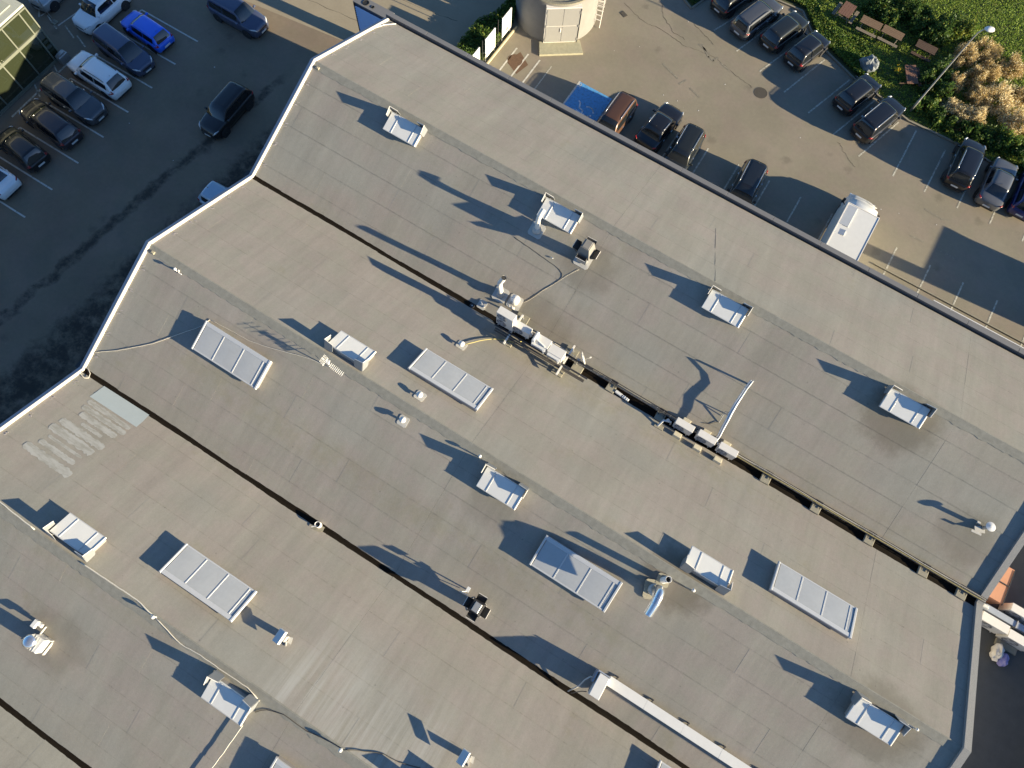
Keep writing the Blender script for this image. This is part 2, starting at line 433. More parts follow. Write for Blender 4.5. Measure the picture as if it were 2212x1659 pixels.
def single(name, mb, mats, label, cat, group=None, smooth=False, loc=(0, 0, 0), rot=(0, 0, 0)):
    return tag(part(name, mb, mats, None, smooth, loc, rot), label, cat, group)

# ------------------------------------------------------------------ the roof's geometry
XW, XE = -24.15, 20.55                      # west gable and east parapet
KY = [-28.9, -22.0, -15.03, -7.90, -1.12, 5.90, 12.90, 19.88, 26.60]
KZ = [6.3, 9.0, 6.3, 9.0, 6.3, 9.0, 6.3, 9.0, 6.44]
def zr(y): return float(np.interp(y, KY, KZ))
def slope_at(y):
    i = max(0, min(len(KY) - 2, int(np.searchsorted(KY, y)) - 1))
    return math.atan2(KZ[i + 1] - KZ[i], KY[i + 1] - KY[i])
TOP = 0.014                                 # mean height of the sheets above the deck line

# ------------------------------------------------------------------ ground, lots and markings (structure)
mb = MB(); mb.sheet([(-260, -220), (260, -220), (260, 260), (-260, 260)], 0.0)
struct('ground', mb, M['asphalt'])
mb = MB(); mb.sheet([(-60, 26.2), (-39.3, 26.95), (-30.2, 28.05), (-24.0, 28.4), (-21.2, 34.5), (-22.6, 45), (-24, 70), (-60, 70)], 0.004)
struct('concrete_apron', mb, M['tan'])

def stripes(name, segs, wdt, m, z=.008):
    for a, b in segs:
        a = Vector(a); b = Vector(b); d = (b - a); n = Vector((-d.y, d.x)).normalized() * wdt / 2
        mb = MB(); mb.sheet([tuple(a - n), tuple(b - n), tuple(b + n), tuple(a + n)], z)
        struct(name, mb, m)
# west lot bays
ys = [22.13, 19.66, 17.16, 14.66, 12.16, 9.66, 7.16, 4.64]
stripes('bay_line', [((-38.97, y), (-44.25, y)) for y in ys], .11, M['paint'])
mb = MB()
stripes('bay_line', [((-44.25, y), (-44.25, y - .35)) for y in ys[:-2]], .10, M['paint'])
stripes('bay_line', [((-49.87, 17.63), (-49.5, 19.6)), ((-48.22, 17.68), (-47.9, 19.7)), ((-49.9, 17.5), (-51.2, 18.9))], .10, M['paint'])
# north lot, bays along the hall
stripes('bay_line', [((x, 34.66), (x, 32.1)) for x in (-19.2, -18.2, -17.2)], .12, M['paint'])
stripes('bay_line', [((-16.18, 34.65), (-16.18, 32.1))], .09, M['paint_faint'])
stripes('bay_line', [((-20.1, 32.1), (-16.1, 32.1))], .12, M['paint'], .012)
stripes('bay_line', [((-13.75, 34.65), (-13.75, 29.7))], .12, M['paint'], .012)
stripes('bay_line', [((x, 34.68), (x, 29.7)) for x in (-5.55, -3.12, -.67, 1.75, 4.2, 6.63, 9.06, 11.5, 13.98, 16.38, 18.84, 21.3)], .11, M['paint_faint'])
# slanting and straight bays below the lawn
stripes('bay_line', [((-6.5, 47.2), (-7.57, 44.46)), ((-3.9, 48.0), (-5.24, 43.65)), ((-1.6, 47.1), (-2.95, 42.92)), ((.75, 46.7), (-.6, 42.21)),
                     ((3.11, 46.04), (1.7, 41.53)), ((5.44, 45.35), (4.03, 40.83)), ((7.69, 44.52), (6.33, 40.1)), ((9.07, 44.55), (9.08, 39.92)),
                     ((11.51, 44.15), (11.49, 39.95)), ((13.97, 44.6), (13.95, 39.99)), ((16.36, 44.6), (16.37, 40.04)), ((18.8, 44.6), (18.8, 40.0))], .11, M['paint_faint'])
stripes('faded_arrow', [((-9.37, 39.49), (-7.79, 38.9)), ((-7.5, 38.5), (-7.2, 39.15)), ((-6.64, 38.64), (-5.67, 38.29)), ((-7.94, 42.65), (-6.77, 42.29)),
                        ((-7.7, 42.75), (-6.75, 41.95)), ((-6.82, 42.03), (-6.22, 41.8)), ((-6.35, 41.85), (-6.11, 42.35)), ((-5.76, 41.98), (-4.89, 41.73)),
                        ((12.04, 38.65), (13.2, 38.57)), ((13.3, 38.5), (13.86, 38.73)), ((11.93, 36.07), (12.93, 36.1)), ((13.93, 36.12), (15.44, 36.1))], .14,
        worn_paint('ghost_paint', (.40, .37, .29), .52, .66, amt=.6))
mb = MB(); mb.sheet([(-13.69, 34.62), (-13.69, 29.7), (-11.0, 29.7), (-11.0, 34.6)], .008)
struct('blue_bay', mb, M['paint_blue'])
# wheelchair symbol: seen from the north lot side, head towards -Y of the bay's far end
def strokes(name, lines, wdt, m, z):
    mb = MB()
    for pts in lines:
        for a, b in zip(pts[:-1], pts[1:]):
            a = Vector(a); b = Vector(b); d = (b - a).normalized() * wdt * .35; a = a - d; b = b + d
            n = Vector((-(b - a).y, (b - a).x)).normalized() * wdt / 2
            mb.sheet([tuple(a - n), tuple(b - n), tuple(b + n), tuple(a + n)], z)
    struct(name, mb, m)
arc = [(-11.95 + .42 * math.cos(R(t)), 32.62 + .42 * math.sin(R(t))) for t in range(-115, 140, 22)]
strokes('wheelchair_symbol', [[(-12.92, 33.1), (-12.78, 33.02), (-12.62, 32.60), (-12.28, 32.50), (-12.22, 32.12), (-12.02, 31.95)], [(-12.7, 32.28), (-12.35, 32.22)], arc[:5], arc[6:]], .11, M['paint_sym'], .014)
strokes('wheelchair_symbol', [[(-13.58 + .10 * math.cos(t), 34.42 + .10 * math.sin(t)) for t in np.linspace(0, 6.28, 9)], [(-13.55, 34.3), (-13.45, 34.12)], [(-13.62, 34.2), (-13.5, 34.22)]], .05, M['paint_sym'], .014)
cracks = [[(-14.6, 43.0), (-12.6, 42.2), (-10.8, 42.3), (-9.0, 41.9), (-6.5, 42.2), (-4.2, 41.6), (-2.6, 41.2)], [(-12.2, 44.8), (-11.6, 43.6), (-10.2, 42.6), (-8.8, 42.4)], [(4.6, 40.4), (5.6, 39.6), (6.6, 39.0)],
          [(-9.2, 44.2), (-7.9, 43.6), (-6.8, 43.2)], [(-24.6, 30.4), (-30, 30.2), (-38, 29.4)], [(-30.2, 33.6), (-27, 33.9), (-23.9, 34.3)]]
for ln in cracks:
    mb = MB(); q_ = []
    for a, b in zip(ln[:-1], ln[1:]):
        for k in range(8):
            f = k / 8; q_.append((a[0] + (b[0] - a[0]) * f + random.uniform(-.07, .07), a[1] + (b[1] - a[1]) * f + random.uniform(-.07, .07)))
    vs_ = []
    for x, y in q_:
        h = random.uniform(.008, .03); vs_ += [(x, y - h, .0065), (x + h * .3, y + h, .0065)]
    mb.add(vs_, [(2 * j, 2 * j + 2, 2 * j + 3, 2 * j + 1) for j in range(len(q_) - 1)])
    struct('asphalt_crack', mb, M['rust_dark'])
# covers in the ground
def cover(x, y, r, m, lab, n=20):
    mb = MB(); mb.lathe([(r * 1.12, .0), (r * 1.12, .012), (r, .012), (r, .007), (.0001, .007)], n, cap=False)
    for k in range(-2, 3): mb.box(0, k * r * .32, .011, r * 1.5 * math.cos(k * .45), r * .12, .008)
    single('manhole_cover', mb, m, lab, 'manhole cover', loc=(x, y, 0.001))
cover(-2.04, 41.19, .45, M['iron'], 'round iron manhole cover in the open asphalt of the north car park')
cover(-18.73, 33.61, .50, M['rust'], 'rust brown round cover between the white bay lines by the sign boards')
mb = MB(); mb.sheet([(-19.2, 33.2), (-18.0, 32.6), (-17.7, 33.8), (-18.8, 34.5)], .0045); struct('repair_patch', mb, M['rust'])
mb = MB(); mb.box(0, 0, .01, .55, .35, .02)
for k in range(5): mb.box(-.2 + k * .1, 0, .022, .04, .3, .006)
single('drain_grate', mb, M['iron'], 'small rectangular drain grate in front of the round concrete tank', 'drain', loc=(-14.1, 41.96, .002), rot=(0, 0, -.4))

# kerb and lawn on the north side
kl = [(-16.0, 43.2), (-10.0, 45.3), (-9.7, 46.2), (-8.8, 49.4), (-4.62, 49.88), (-2.6, 50.0), (-.6, 47.9), (3.29, 46.28), (5.21, 45.92), (8.24, 44.98), (11.92, 45.1), (14.03, 45.0), (17.4, 44.7), (24, 44.6)]
kl2 = kl[3:]
mb = MB()
for a, b in zip(kl2[:-1], kl2[1:]):
    a = Vector(a); b = Vector(b); d = b - a; mb.box((a.x + b.x) / 2, (a.y + b.y) / 2, .06, d.length, .14, .12, rz=math.atan2(d.y, d.x))
struct('kerb', mb, M['kerb'])
mb = MB()
mb.prism([(x, y + .07) for x, y in kl2] + [(24, 75), (-8.8, 75)], -.2, .10)
struct('lawn_soil', mb, M['soil'])
tri = [(-11.9, 46.4), (-10.0, 45.35), (-9.2, 47.8), (-9.6, 51.5), (-11.2, 51.5)]
mb = MB(); mb.prism(tri, -.2, .10); struct('verge_soil', mb, M['soil'])
mb = MB()
for a, b in zip(tri, tri[1:] + tri[:1]):
    a = Vector(a); b = Vector(b); d = b - a; mb.box((a.x + b.x) / 2, (a.y + b.y) / 2, .06, d.length, .12, .121, rz=math.atan2(d.y, d.x))
struct('kerb', mb, M['kerb'])
mb = MB(); mb.box(16.4, 32.62, .05, 11.5, .10, .10); struct('kerb', mb, M['kerb'])
mb = MB(); mb.box(-20.24, 33.1, .07, .12, 6.4, .14); struct('kerb', mb, M['kerb_yellow'])

# ------------------------------------------------------------------ the hall with its folded roof
hall = thing('industrial_hall', 'large hall with a folded grey membrane roof of parallel ridges and valleys filling the picture', 'building')
mb = MB()
ky = KY; kz = [z - .03 for z in KZ]; n = len(ky)
x0, x1 = -24.30, 20.78
vs_ = [(x0, y, z) for y, z in zip(ky, kz)] + [(x1, y, z) for y, z in zip(ky, kz)]
mb.add(vs_, [(i, n + i, n + i + 1, i + 1) for i in range(n - 1)])
part('roof_deck', mb, M['roofunder'], hall)
mb = MB()
vs_ = [(x0, y, z - .002) for y, z in zip(ky, kz)] + [(x0, ky[-1], 0), (x0, ky[0], 0)]
mb.add(vs_, [tuple(range(len(vs_)))])
vs_ = [(x1, y, z - .002) for y, z in zip(ky, kz)] + [(x1, ky[-1], 0), (x1, ky[0], 0)]
mb.add(vs_, [tuple(range(len(vs_) - 1, -1, -1))])
mb.add([(x0, ky[-1], 0), (x1, ky[-1], 0), (x1, ky[-1], kz[-1]), (x0, ky[-1], kz[-1])], [(0, 1, 2, 3)])
mb.add([(x0, ky[0], 0), (x1, ky[0], 0), (x1, ky[0], kz[0]), (x0, ky[0], kz[0])], [(3, 2, 1, 0)])
part('wall', mb, M['wall'], hall)
# membrane sheets, laid in courses from valley to ridge, each lapping the one below
ROW = 1.215
for i in range(1, len(KY) - 1):
    if abs(KZ[i] - 9.0) > .01: continue                     # i = ridge index
    for sgn, lim in ((-1, KY[i] - KY[i - 1]), (1, KY[i + 1] - KY[i])):
        a = math.atan2(KZ[i] - KZ[i + (1 if sgn > 0 else -1)], lim)
        if KY[i] < -20 and sgn < 0: continue
        k = 0
        while k * ROW < lim - .05:
            d0, d1 = k * ROW, min((k + 1) * ROW, lim)
            wd = (d1 - d0) / math.cos(a)
            xs = [XW]; xx = XW - 3 * (k % 3) * .9 + random.uniform(5.5, 8.5)
            while xx < XE - 2: xs.append(xx); xx += random.uniform(7.4, 8.4)
            xs.append(XE)
            xs = sorted([q_ for q_ in xs if min(abs(q_ + 4.5), abs(q_ - 15.3)) > 1.6] + [-4.5, 15.3])
            for xa, xb in zip(xs[:-1], xs[1:]):
                l = xb - xa + (.03 if xb not in (-4.5, 15.3, XE) else -.006); zo = .003 * (len(hall.children) % 2); up = wd + (.05 if k else 0)
                vs_ = []
                for z in (-.004, 0):
                    vs_ += [(-l / 2, 0, .016 + z), (l / 2, 0, .016 + z), (l / 2, up, .006 + z), (-l / 2, up, .006 + z)]
                m_ = MB(); m_.add(vs_, [(3, 2, 1, 0), (4, 5, 6, 7), (0, 1, 5, 4), (1, 2, 6, 5), (2, 3, 7, 6), (3, 0, 4, 7)])
                yl = KY[i] + sgn * d1
                part('membrane_sheet', m_, M['membrane'], hall, loc=((xa + xb) / 2 + (.015 if xb not in (-4.5, 15.3, XE) else -.003), yl, zr(yl) + zo), rot=(a, 0, 0 if sgn < 0 else math.pi))
            k += 1
# felt strip capping each ridge, valley linings
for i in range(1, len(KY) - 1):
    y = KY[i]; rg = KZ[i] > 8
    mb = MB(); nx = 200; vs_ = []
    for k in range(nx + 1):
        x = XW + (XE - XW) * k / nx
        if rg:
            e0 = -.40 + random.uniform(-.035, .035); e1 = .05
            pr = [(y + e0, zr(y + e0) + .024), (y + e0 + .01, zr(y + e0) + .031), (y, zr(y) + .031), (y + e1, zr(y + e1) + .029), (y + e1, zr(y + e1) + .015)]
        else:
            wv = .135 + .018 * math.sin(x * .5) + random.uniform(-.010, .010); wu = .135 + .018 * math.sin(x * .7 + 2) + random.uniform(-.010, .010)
            if i == 6 and x > -7.5: wv, wu = wv + .12, wu + .06  # dark strip widened here: damp plus the tray's shadow painted in
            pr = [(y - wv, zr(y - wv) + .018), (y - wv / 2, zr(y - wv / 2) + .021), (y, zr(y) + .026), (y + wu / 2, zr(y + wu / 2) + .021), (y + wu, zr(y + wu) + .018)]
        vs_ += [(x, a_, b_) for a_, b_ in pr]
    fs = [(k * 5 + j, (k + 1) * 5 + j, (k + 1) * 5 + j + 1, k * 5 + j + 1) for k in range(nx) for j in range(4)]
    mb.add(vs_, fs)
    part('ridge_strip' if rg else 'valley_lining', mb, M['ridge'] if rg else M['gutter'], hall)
# copings on both gables
def along(i, f):  # points on slope i
    return KY[i] + (KY[i + 1] - KY[i]) * f, KZ[i] + (KZ[i + 1] - KZ[i]) * f
for i in range(len(KY) - 1):
    ya, yb, za_, zb_ = KY[i], KY[i + 1], KZ[i], KZ[i + 1]
    def bar(xa, xb, lo, hi_a, hi_b, name, m):
        mb = MB()
        mb.add([(xa, ya, za_ + lo), (xb, ya, za_ + lo), (xb, yb, zb_ + lo), (xa, yb, zb_ + lo),
                (xa, ya, za_ + hi_a), (xb, ya, za_ + hi_b), (xb, yb, zb_ + hi_b), (xa, yb, zb_ + hi_a)],
               [(3, 2, 1, 0), (4, 5, 6, 7), (0, 1, 5, 4), (1, 2, 6, 5), (2, 3, 7, 6), (3, 0, 4, 7)])
        part(name, mb, m, hall)
    bar(-24.17, -24.08, -.02, .14, .115, 'white_coping', M['coping_white'])
    bar(-24.40, -24.172, -.22, .06, .125, 'coping_flange', M['coping_flange'])
    bar(20.53, 20.86, -.25, .17, .17, 'gravelly_coping', M['gravel_coping'])
# north eave: dark gutter and grey coping boards in lengths
mb = MB(); mb.add([(x0, 26.60, 6.44), (x1, 26.60, 6.44), (x1, 26.62, 6.28), (x0, 26.62, 6.28), (x1, 26.76, 6.28), (x0, 26.76, 6.28)], [(0, 1, 2, 3), (3, 2, 4, 5)])
part('eave_gutter', mb, M['gutter'], hall)
xs = np.linspace(-24.45, 20.9, 16)
for a, b in zip(xs[:-1], xs[1:]):
    mb = MB(); mb.bbox((a + b) / 2, 26.915, 6.36, b - a - .012, .31, .52, .012)
    part('eave_coping', mb, M['coping_grey'], hall)
mb = MB(); mb.tube([(12.7, 27.12, 6.62), (20.9, 27.12, 6.62)], .035)
part('eave_pipe', mb, M['coping_white'], hall)
mb = MB(); mb.tube([(-23.5, 26.52, 6.56), (-23.9, 25.9, 6.78), (-24.08, 25.1, 7.08), (-24.12, 24.1, 7.46)], .03)
part('edge_trim', mb, M['coping_white'], hall)
# welded wrinkles where the courses meet the west gable
mb = MB()
for i in (1, 3, 5, 7):
    for sgn in (-1, 1):
        for k in range(1, 6):
            y = KY[i] + sgn * k * ROW
            if y > 26.3: continue
            for j in range(3):
                yy = y + random.uniform(-.14, .14); a = slope_at(yy)
                mb.box(-23.86 + random.uniform(-.06, .08), yy, zr(yy) + .026, .16, .018, .016, rz=random.uniform(.2, .7), T=None)
part('weld_wrinkles', mb, M['coping_flange'], hall, kind='stuff')
# small corner pieces at the ridge ends
for y in (19.6, 5.6):
    mb = MB(); mb.bbox(0, 0, .05, .22, .16, .10, .02); mb.lathe([(.05, .1), (.05, .13)], 10)
    part('ridge_end_cap', mb, M['slab'], hall, loc=(-23.75, y, zr(y) + .02))

# ------------------------------------------------------------------ patch and residue on the southern slope
mb = MB(); P_ = [(-22.62, -1.24), (-19.66, -1.20), (-19.60, -1.66), (-22.62, -1.70)]
mb.add([(x, y, zr(y) + .024) for x, y in P_], [(0, 1, 2, 3)][::1])
P2_ = [(-22.62, -1.70), (-19.60, -1.66), (-19.60, -2.02), (-22.64, -2.04)]
mb2 = MB(); mb2.add([(x, y, zr(y) + .027) for x, y in P2_], [(0, 1, 2, 3)])
pm = simple('pale_new_membrane', (.36, .41, .42), .6, 0, .06, 3)
t = thing('roof_patch', 'pale blue grey new membrane patch beside the dark valley near the west gable', 'roof patch')
part('patch_sheet', mb, pm, t); part('patch_sheet', mb2, pm, t)
res = MB(); rp = random.Random(3)
for k, (y, xa, xb, wv) in enumerate([(-2.25, -22.5, -19.75, .24), (-2.58, -22.45, -19.7, .26), (-2.92, -22.2, -19.9, .30), (-3.27, -21.7, -20.4, .18), (-3.66, -22.6, -19.85, .36), (-4.10, -22.7, -20.0, .40), (-4.52, -22.3, -20.2, .14), (-4.90, -22.4, -20.2, .24), (-5.38, -22.75, -19.85, .40)]):
    n = 26; pts = []
    for j in range(n):
        f = j / (n - 1); ww = wv * min(1, 14 * f + .55, 14 * (1 - f) + .55)
        pts.append((xa + (xb - xa) * f, ww * rp.uniform(.75, 1.15), ww * rp.uniform(.75, 1.15)))
    vs_ = []
    for x, a, b in pts: vs_ += [(x, y - a * .5, zr(y - a * .5) + .0225), (x, y + b * .5, zr(y + b * .5) + .0225)]
    res.add(vs_, [(2 * j, 2 * j + 2, 2 * j + 3, 2 * j + 1) for j in range(n - 1)])
rm, N_, L_, B_ = nt('adhesive_residue')
pp = pos(N_); q = noise(N_, L_, scaled(N_, L_, pp, (.8, 3, 3)), 1.6, 5, .65)
L_.new(mix(N_, L_, ramp01(N_, L_, q, .32, .62), (.262, .258, .228), (.365, .365, .345)), B_.inputs['Base Color']); B_.inputs['Roughness'].default_value = .9
part('adhesive_residue', res, rm, t, kind='stuff')

# ------------------------------------------------------------------ skylights
AS = math.atan2(2.7, 7.0)
def rooted(x, y):
    """location and rotation of a thing lying on the slope at x, y; its local +Y points up the slope"""
    north = slope_at(y) < 0
    return (x, y, zr(y) + TOP), (AS, 0, math.pi if north else 0), north

def big_skylight(x, y, label):
    loc, rot, north = rooted(x, y)
    t = thing('long_skylight', label, 'skylight', loc, rot, 'long skylights lying along the roof slopes')
    L_, W_, H_ = 4.08, 1.60, .31
    mb = MB(); mb.box(0, 0, H_ / 2 - .03, L_ - .10, W_ - .10, H_ - .02); part('curb', mb, M['sky_base'], t)
    f = -1 if north else 1      # local X direction of world +X
    def xx(u): return f * (-L_ / 2 + L_ * u)
    for (cy, wy) in ((-W_ / 2 + .035, .07), (W_ / 2 - .10, .20)):
        mb = MB(); mb.bbox(0, cy, H_ - .025, L_ - .20, wy, .075, .01); part('frame_rail', mb, M['sky_frame'], t)
    for u, wx in ((.012, .10), (.985, .12)):
        mb = MB(); mb.bbox(xx(u), 0, H_ - .03, wx, W_ + .03, .12, .02); part('end_rail', mb, M['sky_frame'], t)
    us = [.025, .315, .62, .915, .972]
    for u in us[1:-1]:
        mb = MB(); mb.bbox(xx(u), -.07, H_ - .008, .065, W_ - .27, .034, .008); part('glazing_bar', mb, M['sky_frame'], t)
    for ua, ub in zip(us[:-1], us[1:]):
        l = L_ * (ub - ua) - .07; nx, ny = 8, 4; vs_ = []
        for i in range(nx + 1):
            for j in range(ny + 1):
                p, q_ = i / nx, j / ny
                vs_.append((xx(ua) + f * (.035 + l * p), -W_ / 2 + .07 + (W_ - .27) * q_, H_ - .005 + .008 * math.sin(math.pi * p) * math.sin(math.pi * q_)))
        fs = [(i * (ny + 1) + j, (i + 1) * (ny + 1) + j, (i + 1) * (ny + 1) + j + 1, i * (ny + 1) + j + 1) for i in range(nx) for j in range(ny)]
        if f < 0: fs = [g_[::-1] for g_ in fs]
        mb = MB(); mb.add(vs_, fs); part('pane', mb, M['pane'], t, True)
    return t
BIGS = [(-17.20, 3.50, 'long skylight nearest the west gable, a white cable running along its upper edge'),
        (-7.24, 8.12, 'long skylight between the valley air conditioners and the round cap vents'),
        (-11.14, -5.80, 'long skylight on the southern bay with a box vent just off its end'),
        (2.80, 3.50, 'long skylight half shaded by the big shiny exhaust elbow beside it'),
        (12.78, 8.14, 'long skylight nearest the east parapet, just below the cable tray valley'),
        (-2.15, -10.35, 'long skylight cut by the bottom edge below the cabled ridge vents'),
        (12.75, -2.35, 'long skylight barely entering the bottom edge beyond the dark valley')]
for b in BIGS[:6]: big_skylight(*b)
big_skylight(12.3, -2.30, BIGS[6][2])

def small_skylight(x, y, label):
    loc, rot, north = rooted(x, y)
    t = thing('smoke_vent', label, 'roof hatch', loc, rot, 'white smoke hatches along the ridges')
    L_, W_, H_ = 2.12, 1.09, .34
    f = -1 if north else 1
    mb = MB(); mb.box(0, 0, .15, L_ - .08, W_ - .08, .31); part('curb', mb, M['sky_base'], t)
    mb = MB(); mb.bbox(0, 0, H_ - .02, L_, W_, .07, .02); part('lid', mb, M['lid'], t)
    mb = MB(); mb.box(0, -W_ / 2 + .02, H_ + .018, L_ - .04, .035, .018); mb.box(0, W_ / 2 - .02, H_ + .018, L_ - .04, .035, .018); part('lid_rim', mb, M['sky_frame'], t)
    for u in (.25, .79):
        mb = MB(); mb.bbox(f * (-L_ / 2 + L_ * u), 0, H_ + .022, .055, W_ - .09, .022, .008); part('lid_seam', mb, M['sky_frame'], t)
    mb = MB(); mb.tube([(f * (L_ / 2 - .01), -W_ / 2, H_), (f * (L_ / 2 - .01), W_ / 2 - .35, H_)], .045, 10); part('hinge_roll', mb, M['coping_white'], t)
    # wind deflectors on the two corners nearest the ridge
    for s in (-1, 1):
        cx = s * (L_ / 2 + .07); cy = W_ / 2 + .10
        mb = MB()
        prof = [(cy, .02), (cy, .72), (cy - .06, .72), (cy - .47, .58), (cy - .47, .12), (cy - .40, .02)]
        vs_ = [(cx, a, b) for a, b in prof] + [(cx + s * .022, a, b) for a, b in prof]
        n = len(prof); mb.add(vs_, [tuple(range(n)), tuple(range(2 * n - 1, n - 1, -1))] + [(i, (i + 1) % n, n + (i + 1) % n, n + i) for i in range(n)])
        prof = [(cx, .02), (cx, .72), (cx - s * .06, .72), (cx - s * .48, .62), (cx - s * .48, .12), (cx - s * .4, .02)]
        vs_ = [(a, cy, b) for a, b in prof] + [(a, cy + .022, b) for a, b in prof]
        mb.add(vs_, [tuple(range(n)), tuple(range(2 * n - 1, n - 1, -1))] + [(i, (i + 1) % n, n + (i + 1) % n, n + i) for i in range(n)])
        part('wind_deflector', mb, M['deflector'], t); mb = MB()
        mb.tube([(cx + s * .01, cy - .47, .60), (cx + s * .01, cy + .01, .735), (cx - s * .48, cy + .01, .64)], .020, 6)
        part('deflector_rail', mb, M['coping_white'], t)
        mb = MB(); mb.box(s * (L_ / 2 + .02), cy - .25, .22, .10, .03, .03); mb.box(s * (L_ / 2 - .2), cy - .06, .22, .03, .12, .03); part('bracket', mb, M['steel'], t)
    return t
for a in [(-17.35, 18.97, 'smoke hatch closest to the north west gable corner'),
          (-7.32, 18.98, 'smoke hatch with a white elbow pipe standing at its lower corner'),
          (2.70, 18.98, 'smoke hatch on the northern ridge with a hairline crack running up from it'),
          (12.74, 19.00, 'smoke hatch nearest the east end of the northern ridge, grime around its curb'),
          (-12.12, 6.66, 'smoke hatch just above the small television aerial'),
          (-2.18, 4.95, 'smoke hatch on the middle ridge right below the lone ball vent'),
          (7.82, 6.66, 'smoke hatch beside the shiny exhaust elbow with its shaded corner facing it'),
          (-17.15, -7.16, 'smoke hatch at the far left with a white cable along its lower edge'),
          (-7.22, -8.86, 'smoke hatch with cables curling round its ridge side corner'),
          (16.90, 4.98, 'smoke hatch near the south east parapet with a rod sticking out of one corner'),
          (2.83, -7.16, 'smoke hatch at the bottom edge past the last ridge vent')]:
    small_skylight(*a)

# ------------------------------------------------------------------ air conditioners over the middle valley
def ac_unit(name, label, x, y, ztop, W_, D_, H_, fans=1, group=None, hood=0, rz=0.0):
    t = thing(name, label, 'air conditioner', (x, y, ztop - H_), (0, 0, rz), group)
    mb = MB(); mb.bbox(0, 0, H_ / 2, W_, D_, H_, .015); part('casing', mb, M['ac'], t)
    mb = MB(); mb.bbox(0, 0, H_ + .008, W_ + .02, D_ + .02, .03, .01); part('top_cover', mb, M['ac'], t)
    for k in range(fans):
        cz = H_ * (k + .5) / fans; r_ = min(W_ * .30, H_ / fans * .42); cx = -W_ * .17
        mb = MB(); T = Matrix.Translation((cx, -D_ / 2 - .004, cz)) @ Matrix.Rotation(R(90), 4, 'X')
        mb.lathe([(r_, 0), (r_, .012), (.001, .012)], 24, mi=0, T=T, cap=False)
        part('fan_opening', mb, M['ac_dark'], t)
        mb = MB()
        for j in range(5):
            mb.box(r_ * .45, 0, .018, r_ * .75, r_ * .30, .006, T=T @ Matrix.Rotation(j * 2 * math.pi / 5, 4, 'Z'))
        part('fan', mb, M['ac_wire'], t)
        mb = MB()
        for q_ in (.25, .5, .75, 1.0):
            pts = [(r_ * q_ * math.cos(a), r_ * q_ * math.sin(a), .028) for a in np.linspace(0, 2 * math.pi, 21)]
            mb.tube(pts, .005, 4, caps=False, T=T)
        for j in range(8): mb.tube([(0, 0, .028), (r_ * math.cos(j * math.pi / 4), r_ * math.sin(j * math.pi / 4), .028)], .005, 4, T=T)
        part('fan_guard', mb, M['ac_wire'], t)
    mb = MB(); mb.bbox(W_ / 2 + .03, .04, H_ * .28, .07, D_ * .5, H_ * .38, .01); part('valve_cover', mb, M['ac'], t)
    for s in (-1, 1):
        mb = MB(); mb.box(s * W_ * .36, 0, -.02, .06, D_ + .12, .04); part('foot', mb, M['steel'], t)
    if hood:
        mb = MB(); z1 = H_ + .05
        vs_ = [(-W_ * .42, -D_ / 2, z1 - .10), (W_ * .42, -D_ / 2, z1 - .30), (W_ * .42, -D_ / 2 - .16, z1 - .32), (-W_ * .42, -D_ / 2 - .16, z1 - .14)]
        mb.box(0, -D_ / 2 - .07, H_ * .93, W_ * .86, .15, .05); mb.tube([(-W_ * .42, -D_ / 2 - .13, H_ * .92), (W_ * .42, -D_ / 2 - .13, H_ * .92)], .045)
        mb.tube([(W_ * .36, -D_ / 2 - .12, H_ * .95), (W_ * .36, -D_ / 2 - .12, H_ * .3)], [.10, .05])
        part('rain_hood', mb, M['lid'], t)
        if hood > 1:
            mb = MB(); mb.bbox(-W_ * .40, -.02, H_ + .10, .16, D_ * 1.1, .26, .05); mb.tube([(-W_ * .40, -.1, H_ + .14), (W_ * .3, -.22, H_ + .04)], .05)
            part('top_cowl', mb, M['lid'], t)
    return t
GA = 'air conditioners on the steel frame'
ac_unit('air_conditioner', 'tall air conditioner with two stacked fans at the west end of the steel frame', -6.70, 12.64, 8.64, .98, .40, 1.36, 2, GA)
ac_unit('air_conditioner', 'low single fan air conditioner right beside the tall two fan one', -5.74, 12.72, 7.95, .98, .36, .68, 1, GA)
ac_unit('air_conditioner', 'air conditioner with white cowls and a partly shaded top, third on the steel frame', -4.50, 12.60, 7.95, .94, .52, .72, 1, GA, 2)
ac_unit('air_conditioner', 'air conditioner with a rain hood nearest the satellite dish', -3.55, 12.52, 7.92, .86, .50, .66, 1, GA, 1)
GB = 'air conditioners standing low over the valley on pale blocks'
for k, (x, y, lab) in enumerate([(4.02, 12.90, 'air conditioner nearest the white conduit elbow with half its top in shade'), (5.29, 12.95, 'middle air conditioner of the three on pale blocks where the white conduit ends'), (6.51, 12.94, 'easternmost of the three air conditioners on pale blocks')]):
    ac_unit('air_conditioner', lab, x, y, 7.16, .98, .36, .64, 1, GB)
# steel frame
t = thing('steel_frame', 'steel support frame spanning the valley under four air conditioners', 'support frame', (-4.5, 12.65, 7.24))
for y in (-.32, .28):
    mb = MB(); mb.box(.15, y, -.04, 5.7, .07, .09); part('long_beam', mb, M['dark_metal'], t)
for x in (-1.75, 1.50):
    mb = MB(); mb.box(x, 0, -.13, .09, 1.95, .09); part('cross_beam', mb, M['coping_white'], t)
for x, y in ((-1.75, 1.0), (-1.75, -.80), (1.50, .85), (1.50, -.72)):
    mb = MB(); zb_ = zr(12.65 + y) + .09 - 7.24
    mb.box(x, y, (-.17 + zb_) / 2, .08, .08, abs(zb_ + .17)); mb.box(x, y, zb_ + .01, .2, .2, .02); part('leg', mb, M['steel'], t)
mb = MB(); mb.tube([(-2.6, -.45, -.12), (2.9, -.45, -.16)], .05); mb.tube([(-2.6, -.55, -.2), (2.9, -.52, -.2)], .045)
part('pipe_bundle', mb, M['cable_dark'], t)
